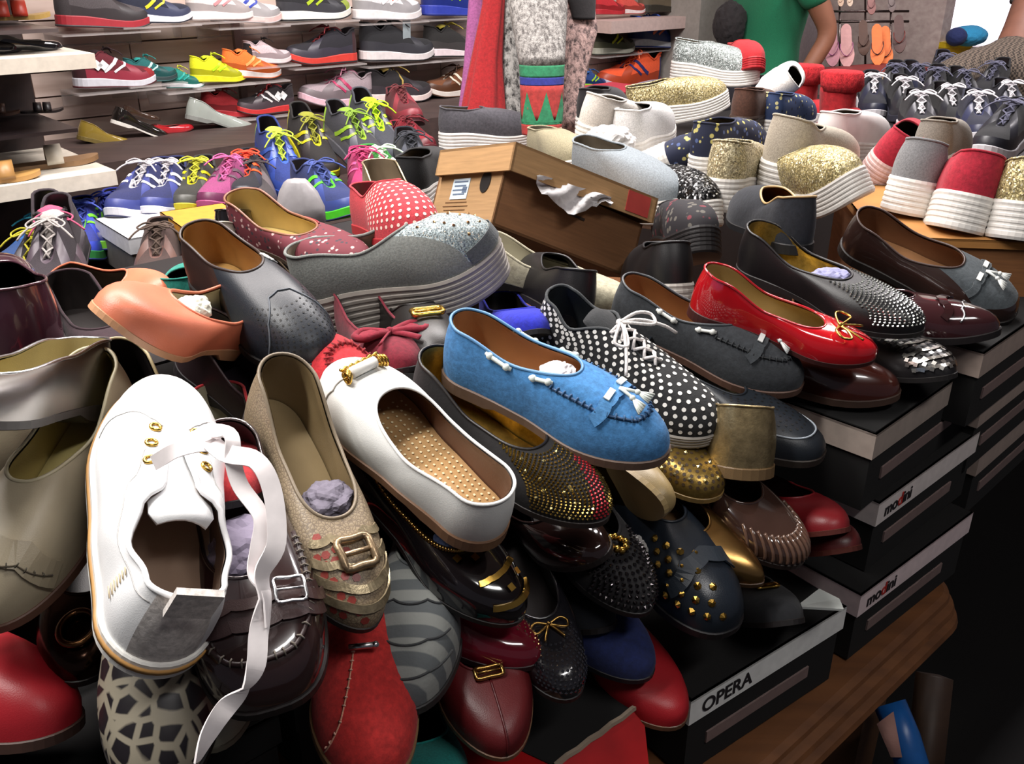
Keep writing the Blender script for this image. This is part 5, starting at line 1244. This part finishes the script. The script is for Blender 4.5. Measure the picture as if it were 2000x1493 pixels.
# clear plastic wrapped shoe between the benches
c = P(588, 432, 1.85); mb = MB(); n = 16
for j, (z, r_) in enumerate(((0, .05), (.03, .048), (.06, .036), (.078, .024), (.084, .018))):
    mb.v += [tuple(c + Vector(((r_ + .003 * math.sin(i * 2.2 + j)) * math.cos(2 * math.pi * i / n), .6 * (r_ + .003 * math.cos(i * 1.7 + j)) * math.sin(2 * math.pi * i / n), z))) for i in range(n)]
for j in range(4): mb.f += [(j * n + i, j * n + (i + 1) % n, (j + 1) * n + (i + 1) % n, (j + 1) * n + i) for i in range(n)]
mb.f += [tuple(range(n))[::-1], tuple(range(4 * n, 5 * n))]
tag(mb.build('plastic_bag', ('9A9698', 'plastic')), 'greyish plastic wrapped packet standing on the bench', 'bag')
# navy sneakers heaped on the second table at the right
rnd = random.Random(5); NAV = ['0E0F1C', '0D0D12', '141318', '0B0B0F', '15172A']
SPOT = [(1700, 225, 'dark plum trainer behind the red boots'), (1760, 235, 'black canvas trainer with looped white laces beside the plum one'), (1790, 275, 'navy patterned trainer with white laces in front'), (1850, 255, 'navy trainer with white laces in the middle of the right heap'), (1900, 275, 'grey blue trainer with big white eyelet loops'), (1965, 245, 'black trainer at the right edge of the heap'), (1950, 305, 'dark navy slip-on trainer with white sole at the right edge'),
        (1820, 210, 'dark blue trainer behind the white laced ones'), (1880, 215, 'navy trainer below the checked sleeve'), (1840, 175, 'indigo trainer with white stripe at the back'), (1790, 200, 'black trainer at the back of the right heap'), (1930, 195, 'dark indigo trainer under the checked arm'), (1740, 200, 'faded denim trainer at the back')]
for n_, (px, py, lb) in enumerate(SPOT):
    d = 2.05 + (310 - py) * .011; dx = rnd.uniform(-60, 70)
    runner(lb, (px - dx * .5, py - 22), (px + dx * .5, py + 14), None, NAV[n_ % 5], ['C8C4C8', '2A2A36'][n_ % 2], 'D8D4D8' if n_ < 6 else '5A5A6E', None, None, dd=-.2, L=.27, dt=d, N=32)
# red fleece boots
def boot(label, px, py, d, w_, h):
    root = empty('boot', frame(P(px, py, d), Vector((.75, -.66, 0)), Vector((0, 0, 1))), label, 'boot', 'red fleece boots')
    def loft(rings, nm, m):
        n = 20; vs = []; fs = []
        for cx, z, rx, ry in rings:
            for i in range(n):
                a = 2 * math.pi * i / n; q = 1 + .05 * math.sin(a * 5 + z * 80); vs.append(Vector((cx + rx * q * math.cos(a), ry * q * math.sin(a), z)))
        for k in range(len(rings) - 1):
            for i in range(n): fs.append((k * n + i, k * n + (i + 1) % n, (k + 1) * n + (i + 1) % n, (k + 1) * n + i))
        fs.append(tuple(range(n))[::-1]); fs.append(tuple(range((len(rings) - 1) * n, len(rings) * n))); return mesh(nm, vs, fs, m, root)
    RD = ('A81A22', 'knit')
    loft([(0, .02, w_ * .8, w_ * .62), (0, h * .35, w_ * .72, w_ * .6), (-.005, h * .7, w_ * .74, w_ * .64), (-.005, h * .8, w_ * .78, w_ * .68)], 'shaft', RD)
    loft([(0, h * .74, w_ * .8, w_ * .7), (0, h * .82, w_ * .88, w_ * .76), (0, h * .98, w_ * .88, w_ * .76), (0, h, w_ * .8, w_ * .7)], 'fleece_cuff', ('B82028', 'marl', '8A1018', None, 160))
    loft([(.05, 0.012, w_ * 1.2, w_ * .62), (.05, .04, w_ * 1.18, w_ * .6), (.045, .07, w_ * .9, w_ * .5), (.03, .10, w_ * .4, w_ * .3)], 'foot', RD)
    loft([(.05, 0, w_ * 1.22, w_ * .64), (.05, .014, w_ * 1.22, w_ * .64)], 'sole', ('2A1A1A', 'rubber'))
    mb = MB(); mb.box((-.03, -w_ * .70, h * .38), (.05, .012, .022)); mb.build('size_tag', ('E0DCDC', 'paper'), root, False)
boot('left red fleece ankle boot with white tag on the back heap', 1556, 262, 2.65, .062, .19)
boot('right red fleece ankle boot with white tag on the back heap', 1626, 282, 2.5, .064, .19)
sh = shoe('slip_on_shoe', 'red trainer behind the grey glitter slip-on', (1430, 150), (1480, 140), -.1, .25, 0, 'slipon', dt=2.6, upper=('A81A22', 'canvas'), sole=('A81A22', 'rubber'), N=36)

# ------------------------------------------------------------------ sandals and flip-flops
def sandal(label, M_, L, sole, strap, style='thong', N=36, cat='sandal', name='sandal', strap2=None):
    root = empty(name, M_, label, cat); k = L / .25
    th = 2 * np.pi * np.arange(N) / N; c = (1 - np.cos(th)) / 2; sg = np.where(np.sin(th) >= 0, 1., -1.)
    wf = si([(0, .11), (.16, .115), (.42, .115), (.70, .165), (1, .15)], c); h = np.clip(1 - c / .15, 0, 1); t = np.clip((c - .66) / .34, 0, 1)
    y = sg * wf * np.sqrt(1 - h * h) * np.sqrt(np.clip(1 - t ** 2.2, 0, 1)) * L; x = c * L; z = .006 * np.clip((c - .7) / .3, 0, 1) ** 2
    r0 = np.stack([x, y, z], 1); r1 = np.stack([x, y, z + .014 * k], 1); F = []
    for i in range(N): F.append((i, (i + 1) % N, N + (i + 1) % N, N + i))
    for i in range(N // 2):
        q = [i, i + 1, (N - i - 1) % N, (N - i) % N]
        if i == 0: q = [0, 1, N - 1]
        if i == N // 2 - 1: q = [i, i + 1, (N - i) % N]
        F.append(tuple(q[::-1])); F.append(tuple(a + N for a in q))
    mesh('sole', np.concatenate([r0, r1]), F, sole, root, False)
    if style == 'thong':
        for s_ in (1, -1):
            pts = spline([(.74 * L, 0, .016 * k), (.70 * L, .02 * s_ * k, .034 * k), (.58 * L, .033 * s_ * k, .040 * k), (.45 * L, .032 * s_ * k, .014 * k)], 5); mb = MB(); mb.tube(pts, .0055 * k, 6, flat=.45); mb.build('strap', strap, root)
    else:
        for x0 in ((.52,) if style == 'band' else (.62, .40)):
            W = [Vector((x0 * L + .01 * k * math.cos(a), .042 * k * math.cos(a), .012 * k + .045 * k * math.sin(a))) for a in np.linspace(0, math.pi, 15)]; v, f = ribbon_geo(W, [Vector((.022 * k, 0, 0))] * 15, .004); mesh('strap', v, f, strap, root)
    return root
def on_shelf(px, v, z): return UV(PV(px, 200, v).dot(UX), v, z)
ZS1, ZS2 = PV(187, 104, 2.2).z + .001, PV(226, 333, 2.2).z + .001
def sand_s(label, x0, x1, v, z, sole, strap, style):
    ph, pt = on_shelf(x0, v, z), on_shelf(x1, v, z); return sandal(label, frame(ph, pt - ph, Vector((0, 0, 1))), (pt - ph).length, sole, strap, style)
def sand_v(label, H, T, v, sole, strap, style='thong', **k):
    ph, pt = PV(*H, v), PV(*T, v); ax = pt - ph; L = ax.length; upv = Vector((0, 0, 1)); return sandal(label, frame(ph, ax, (upv - ax * upv.dot(ax) / L / L).normalized()), L, sole, strap, style, **k)
sand_s('white banded thong sandal on the left shelf', -20, 172, 2.34, ZS2, ('8A6A4A', 'leather'), ('D8D0C0', 'leather'), 'band')
sand_s('tan sandal in front of the white banded one', -140, 50, 2.25, ZS2, ('A8804A', 'leather'), ('9A7240', 'leather'), 'double')
sand_v('tan sandal with red straps above the left shelf', (-60, 42), (100, 36), 2.45, ('B09050', 'leather'), ('B83A28', 'leather'), 'double')
for n_, (H, T, lb) in enumerate((((-90, 100), (60, 100), 'black leather shoe at the left end of the white shelf'), ((20, 104), (142, 100), 'black patent shoe on the white shelf'))):
    ph, pt = on_shelf(H[0], 2.34, ZS1), on_shelf(T[0], 2.34, ZS1); ax = pt - ph; L2 = ax.length; ax.normalize(); Shoe('ballet_flat', lb, frame(ph, ax, Vector((0, 0, 1))), L2, 'flat', upper=('141214', 'patent'), sole=('151213', 'rubber'), lining='1E1A1A', N=36, K=6)
for n_, (H, T, lb, c) in enumerate((((-60, 226), (40, 224), 'brown sandal in the dark of the left unit', '4A3228'), ((40, 222), (125, 218), 'black sandal in the dark of the left unit', '1A1416'))): sand_v(lb, H, T, 2.5, (c, 'leather'), (c, 'leather'), 'double')
tag(slab('shelf_glass', -.5, uend - .05, 2.25, 2.6, PV(100, 232, 2.4).z - .012, PV(100, 232, 2.4).z - .004, ('2A2224', 'plastic'), None), 'dark glass shelf between the white shelves at the left', 'shelf')
tag(slab('shelf_glass', -.5, uend - .05, 2.25, 2.6, PV(50, 45, 2.4).z - .012, PV(50, 45, 2.4).z - .004, ('5A5050', 'plastic'), None), 'glass shelf carrying the red-strapped sandal at the left', 'shelf')
# flip-flops hanging on the partition, toe down, soles to us
def hang(label, px, py0, py1, sole, strap, d, toe_up=False):
    a, b = P(px, py0, d), P(px + 3, py1, d); ax = (a - b) if toe_up else (b - a); H_ = b if toe_up else a; n = (CAMP - a).normalized(); L = ax.length
    return sandal(label, frame(H_, ax, (n - ax * n.dot(ax) / L / L).normalized()), L, sole, strap, 'thong', name='flip_flop', cat='flip-flop', N=28)
OR = ('E8732A', 'rubber'); DK = ('2A2030', 'rubber')
hang('orange flip-flop hanging nearest on the partition', 1712, 48, 130, OR, DK, 4.15); hang('second orange flip-flop hanging just behind its twin', 1728, 52, 134, OR, DK, 4.2)
hang('pink flip-flop with cream toe at the left of the partition', 1624, 48, 132, ('C88A96', 'rubber'), ('9A5A86', 'rubber'), 4.1); hang('pink flip-flop with cream toe beside it', 1652, 48, 134, ('CF9A98', 'rubber'), ('A86A8E', 'rubber'), 4.1)
hang('beige flip-flop hanging above the pink ones', 1640, -20, 14, ('D8B8A0', 'rubber'), ('C8A088', 'rubber'), 4.2); hang('cream flip-flop hanging at the top of the partition', 1658, -20, 14, ('DCC4B0', 'rubber'), ('C8A088', 'rubber'), 4.2)
hang('brown flip-flop hanging between pink and orange', 1685, 40, 110, ('5A3A2C', 'rubber'), ('3A2420', 'rubber'), 4.3); hang('dark flip-flop hanging right of the orange pair', 1755, 30, 105, ('5A3E3A', 'rubber'), ('8A3A34', 'rubber'), 4.3); hang('rose flip-flop hanging at the top', 1700, -20, 30, ('9A6A66', 'rubber'), ('6A4448', 'rubber'), 4.3); hang('grey flip-flop hanging at the top right', 1740, -20, 25, ('7A6A68', 'rubber'), ('4A3A3C', 'rubber'), 4.3)
mb = MB()
for py in (-25, 22, 42): mb.tube([P(1615, py, 4.32), P(1775, py, 4.32)], .006, 6)
for px in (1640, 1690, 1740): mb.tube([P(px, -40, 4.33), P(px, 150, 4.33)], .005, 6)
tag(mb.build('display_rack', ('7A6E6C', 'metal')), 'wire display rack holding the hanging flip-flops', 'rack')
# ledge with slippers and boxes behind the boots
for n_, (px, py, d, w_, dep, h, c, lb) in enumerate(((1690, 160, 3.6, .24, .2, .10, 'A88A6A', 'tan box beneath the hanging flip-flops'), (1740, 155, 3.7, .26, .2, .10, '8E7E72', 'grey brown box beneath the orange flip-flops'), (1665, 146, 3.8, .5, .25, .03, '7A2A2A', 'red-brown tray of slippers below the rack'))): shoe_box(lb, P(px, py, d), 60, w_, dep, h, lid=(c, 'plain'), top=(c, 'plain'), body=(c, 'plain'), strip=False)
for n_, (py, lb) in enumerate(((84, 'upper yellow box by the bright window'), (112, 'lower yellow box by the bright window'))): shoe_box(lb, P(1848, py, 4.6), 75, .16, .2, .075, lid_h=.025, lid=('D8B818', 'plain'), top=('D8B818', 'plain'), body=('C8A014', 'plain'), strip=False)
crumple('cap', 'blue cap on top of the yellow boxes by the window', 'cap', P(1892, 70, 4.6), (.09, .08, .05), ('2A8AB8', 'canvas'), 41, amp=.1); crumple('cap', 'dark navy bundle beside the blue cap', 'cap', P(1868, 72, 4.55), (.05, .05, .045), ('1E2A5A', 'canvas'), 42, amp=.1)
slab('trim_3', 4.3, 6.2, .9, 2.3, 0, .98, ('5A4A44', 'plain'))

# ------------------------------------------------------------------ hanging knitwear
def drape(name, label, cat, levels, m, n=28, folds=5, amp=.1, dy=.6, seed=0, group=None, parts=None):
    """levels: (py, px left, px right, depth)"""
    root = empty(name, Matrix.Translation(P((levels[0][1] + levels[0][2]) / 2, levels[0][0], levels[0][3])), label, cat, group); bpy.context.view_layer.update(); inv = root.matrix_world.inverted()
    def lev(t):
        q = t * (len(levels) - 1); i = min(int(q), len(levels) - 2); f = q - i; return [a + (b - a) * f for a, b in zip(levels[i], levels[i + 1])]
    def ringp(t, sc=1.0):
        py, xl, xr, d = lev(t); c = P((xl + xr) / 2, py, d); rx = (P(xr, py, d) - P(xl, py, d)).length / 2 * sc; out = []
        for i in range(n):
            a = 2 * math.pi * i / n; w_ = 1 + amp * math.sin(folds * a + seed + t * 2.5) * (.4 + .6 * t); out.append(inv @ (c + Vector((rx * w_ * math.cos(a), rx * dy * w_ * math.sin(a), 0))))
        return out
    def seg(nm, t0, t1, mm, sc=1.0, k=14):
        vs = []; fs = []
        for j in range(k + 1): vs += ringp(t0 + (t1 - t0) * j / k, sc)
        for j in range(k):
            for i in range(n): fs.append((j * n + i, (j + 1) * n + i, (j + 1) * n + (i + 1) % n, j * n + (i + 1) % n))
        fs.append(tuple(range(n))); fs.append(tuple(range(k * n, (k + 1) * n))[::-1]); return mesh(nm, vs, fs, mm, root)
    if parts is None: seg('cloth', 0, 1, m)
    else:
        for nm, t0, t1, mm in parts: seg(nm, t0, t1, mm, 1.0, 6 if t1 - t0 < .2 else 14)
    return root, ringp
KG = ('A8A4A0', 'marl', '5E5A58', None, 110)
drape('red_dress', 'long red cloth dress hanging beside the knitted leggings', 'dress', [(-260, 955, 1000, 2.42), (0, 945, 985, 2.42), (120, 922, 978, 2.42), (238, 900, 985, 2.42)], ('8E1418', 'suede'), folds=6, amp=.16)
drape('knitted_leg_warmer', 'dark grey mottled fuzzy knit hanging behind the striped-cuff one', 'knitwear', [(-260, 965, 1020, 2.45), (40, 962, 1020, 2.45), (140, 966, 1022, 2.45), (242, 962, 1030, 2.45)], ('9A9894', 'marl', '2A2828', None, 70), folds=4, amp=.06)
GR, BL, RE = ('1E6A46', 'knit'), ('1E2470', 'knit'), ('8A2420', 'knit')
root, rp = drape('knitted_leg_warmer', 'grey knitted legging with green, blue and red zigzag cuff', 'knitwear', [(-260, 985, 1110, 2.25), (0, 990, 1108, 2.25), (120, 1012, 1102, 2.25), (262, 1018, 1096, 2.25)], KG, folds=3, amp=.04,
      parts=[('leg', 0, .68, KG), ('green_band', .68, .735, GR), ('blue_band', .735, .772, BL), ('red_cuff', .772, .93, RE), ('green_hem', .93, .95, GR), ('red_hem', .95, 1, RE)])
mb = MB()
for i0 in range(0, 28, 4):
    a = rp(.94, 1.03); b = rp(.80, 1.03); c = rp(.875, 1.03); mb.add([a[i0 % 28], a[(i0 + 2) % 28], a[(i0 + 4) % 28], c[(i0 + 3) % 28], b[(i0 + 2) % 28], c[(i0 + 1) % 28]], [(0, 5, 4, 3, 2, 1)])
mb.build('green_zigzag', GR, root, False)
drape('knitted_leg_warmer', 'pinkish marled knitted legging at the right of the hanging knitwear', 'knitwear', [(-260, 1090, 1160, 2.42), (0, 1090, 1160, 2.42), (60, 1092, 1166, 2.42), (140, 1095, 1145, 2.42), (258, 1092, 1130, 2.42)], ('B89A94', 'marl', '4A3E3E', None, 80), folds=4, amp=.06)
drape('scarf', 'short black cloth hanging over the pinkish legging', 'scarf', [(-260, 1108, 1160, 2.40), (0, 1106, 1162, 2.40), (38, 1118, 1160, 2.40)], ('1A1618', 'suede'), folds=3)
mb = MB(); mb.tube([P(860, -262, 2.40), P(1240, -262, 2.40)], .014, 8)
for px in (880, 1220): mb.tube([P(px, -262, 2.40), Vector((P(px, -262, 2.40).x, P(px, -262, 2.40).y, 2.95))], .008, 6)
tag(mb.build('hanging_rail', ('5A5654', 'metal')), 'metal rail hung from the ceiling for the knitwear', 'rail')
drape('lilac_scarf', 'lilac cloth edge left of the red dress', 'scarf', [(-260, 935, 965, 2.55), (120, 905, 935, 2.55), (228, 893, 925, 2.55)], ('8A4A78', 'suede'), folds=3)
tag(slab('carton', PZ(1130, 215, 1.05).dot(UX), PZ(1130, 215, 1.05).dot(UX) + .28, 2.0, 2.2, .95, P(1160, 180, 2.9).z, ('9A2034', 'plain'), None), 'crimson box behind the knitted leggings', 'box')
# black bag on the far shelf
crumple('backpack', 'black bag on the shelf beyond the pillar', 'bag', P(1425, 48, 4.0), (.075, .06, .10), ('1E181A', 'canvas'), 51, amp=.25)

# ------------------------------------------------------------------ people
def skin_mesh(name, verts, edges, radii, m, parent, root=0, sub=2):
    me = bpy.data.meshes.new(name); me.from_pydata([tuple(v) for v in verts], edges, []); o = bpy.data.objects.new(name, me); COL.objects.link(o)
    md = o.modifiers.new('skin', 'SKIN'); md.use_smooth_shade = True
    sv = me.skin_vertices[0].data
    for i, r_ in enumerate(radii): sv[i].radius = r_ if hasattr(r_, '__len__') else (r_, r_); sv[i].use_root = (i == root)
    s2 = o.modifiers.new('sub', 'SUBSURF'); s2.levels = sub; s2.render_levels = sub
    bpy.context.view_layer.update(); dg = bpy.context.evaluated_depsgraph_get(); me2 = bpy.data.meshes.new_from_object(o.evaluated_get(dg)); bpy.data.objects.remove(o)
    me2.materials.clear(); me2.materials.append(MT(m)); me2.polygons.foreach_set('use_smooth', [True] * len(me2.polygons))
    return link(bpy.data.objects.new(name, me2), parent)
def person(label, M_, J, shirt, trousers, skin, hair, long_sleeve=False):
    root = empty('person', M_, label, 'person')
    V = []; E = []; Rr = []; ix = {}
    def add(n, p, r_, par=None):
        ix[n] = len(V); V.append(Vector(p)); Rr.append(r_)
        if par is not None: E.append((ix[par], ix[n]))
    add('pelvis', J['pelvis'], (.105, .10)); add('spine', J['spine'], (.10, .095), 'pelvis'); add('chest', J['chest'], (.115, .10), 'spine'); add('neck', J['neck'], (.06, .06), 'chest'); add('head', J['head'], (.085, .10), 'neck'); add('crown', J['crown'], (.07, .08), 'head')
    for s_ in 'LR':
        add('sh' + s_, J['sh' + s_], .062, 'chest'); add('el' + s_, J['el' + s_], .043, 'sh' + s_); add('wr' + s_, J['wr' + s_], .029, 'el' + s_)
        w_ = Vector(J['wr' + s_]); dr = (w_ - Vector(J['el' + s_])).normalized(); sd = dr.cross(Vector((0, 1, 0))); sd = sd.normalized() if sd.length > .1 else Vector((1, 0, 0)); pl = dr.cross(sd)
        add('pm' + s_, w_ + dr * .06, (.036, .018), 'wr' + s_)
        for q, ln in enumerate((.075, .085, .08, .062)):
            o_ = sd * (.028 - .019 * q); add('f%d%s' % (q, s_), w_ + dr * .105 + o_, .010, 'pm' + s_); add('g%d%s' % (q, s_), w_ + dr * (.105 + ln * .55) + o_ + pl * .012, .009, 'f%d%s' % (q, s_)); add('h%d%s' % (q, s_), w_ + dr * (.105 + ln * .9) + o_ + pl * .032, .007, 'g%d%s' % (q, s_))
        add('t0' + s_, w_ + dr * .045 + sd * .036, .012, 'pm' + s_); add('t1' + s_, w_ + dr * .085 + sd * .052 + pl * .014, .010, 't0' + s_)
        add('hp' + s_, J['hp' + s_], .095, 'pelvis'); add('kn' + s_, J['kn' + s_], .062, 'hp' + s_); add('an' + s_, J['an' + s_], .042, 'kn' + s_); add('ft' + s_, J['ft' + s_], (.045, .03), 'an' + s_)
    skin_mesh('body', V, E, Rr, skin, root)
    g = lambda n: Vector(J[n])
    sv = [g('pelvis') + Vector((0, 0, -.06)), g('pelvis'), g('spine'), g('chest'), g('neck') - (g('neck') - g('chest')) * .12]; se = [(0, 1), (1, 2), (2, 3), (3, 4)]; sr = [(.17, .14), (.178, .138), (.172, .135), (.195, .14), (.095, .09)]
    for s_ in 'LR':
        a = len(sv); sv += [g('sh' + s_), g('sh' + s_).lerp(g('el' + s_), .62)]; se += [(3, a), (a, a + 1)]; sr += [.088, .068]
        if long_sleeve: sv[-1] = g('el' + s_); sv.append(g('wr' + s_)); se.append((a + 1, a + 2)); sr[-1] = .085; sr.append(.06)
    skin_mesh('shirt', sv, se, sr, shirt, root, 1)
    tv = [g('pelvis')]; te = []; tr = [(.16, .125)]
    for s_ in 'LR':
        a = len(tv); tv += [g('hp' + s_), g('kn' + s_), g('an' + s_)]; te += [(0, a), (a, a + 1), (a + 1, a + 2)]; tr += [.115, .085, .07]
    skin_mesh('trousers', tv, te, tr, trousers, root)
    H_ = g('head'); mb = MB(); mb.ball(g('crown') + Vector((0, -.02, .0)), (.092, .105, .075), 16, 10); mb.build('hair', hair, root)
    mb = MB()
    for s_ in (-1, 1): mb.ball(H_ + Vector((.032 * s_, .098, .03)), .013, 10, 6)
    mb.build('eyes', ('1A1412', 'plain'), root); mb = MB(); mb.ball(H_ + Vector((0, .115, 0)), (.014, .02, .02), 8, 6); mb.build('nose', skin, root); mb = MB(); mb.ball(H_ + Vector((0, .100, -.045)), (.026, .01, .007), 8, 6); mb.build('mouth', ('6A3A34', 'plain'), root)
    return root
JS = dict(pelvis=(0, 0, .96), spine=(0, .01, 1.16), chest=(0, .015, 1.36), neck=(0, .02, 1.54), head=(0, .04, 1.64), crown=(0, .03, 1.75), shL=(-.20, 0, 1.45), elL=(-.26, -.13, 1.19), wrL=(-.25, .02, .93), shR=(.20, 0, 1.45), elR=(.27, -.02, 1.16), wrR=(.26, .14, .96),
          hpL=(-.10, 0, .92), hpR=(.10, 0, .92), knL=(-.11, .02, .50), knR=(.11, .02, .50), anL=(-.11, 0, .08), anR=(.11, 0, .08), ftL=(-.12, .15, .03), ftR=(.12, .15, .03))
c = P(1500, 100, 4.1); fd = Vector((-.96, -.28, 0)); 
person('man in a green T-shirt with bare arm standing behind the shoe heap', frame(Vector((c.x, c.y, 0)), Vector((fd.y, -fd.x, 0)), Vector((0, 0, 1))), JS, ('17724E', 'canvas'), ('2A2A34', 'canvas'), ('8A5A44', 'leather', None, None, None, .6), ('17120F', 'suede'))
O_ = Vector((P(2130, 260, 3.7).x, P(2130, 260, 3.7).y, 0)); W_ = lambda px, py, d: P(px, py, d) - O_
JB = dict(pelvis=W_(2078, 270, 3.7), spine=W_(2018, 200, 3.66), chest=W_(1948, 150, 3.6), neck=W_(1988, 60, 3.72), head=W_(2013, 20, 3.75), crown=W_(2028, -30, 3.78), shL=W_(1913, 130, 3.55), elL=W_(1843, 165, 3.42), wrL=W_(1818, 215, 3.3), shR=W_(1998, 110, 3.75), elR=W_(2018, 200, 3.9), wrR=W_(1948, 230, 3.8))
for s_, dx in (('L', -.1), ('R', .1)):
    q = W_(2078, 270, 3.7); JB['hp' + s_] = q + Vector((dx, 0, -.04)); JB['kn' + s_] = Vector((q.x + dx, q.y, .50)); JB['an' + s_] = Vector((q.x + dx, q.y, .08)); JB['ft' + s_] = Vector((q.x + dx - .1, q.y - .08, .03))
person('person in a brown checked shirt bending over the heap at the right edge', Matrix.Translation(O_), JB, ('2E2620', 'check', '6A5C50', None, 110), ('1E1E26', 'canvas'), ('7A5040', 'leather', None, None, None, .6), ('17120F', 'suede'), True)
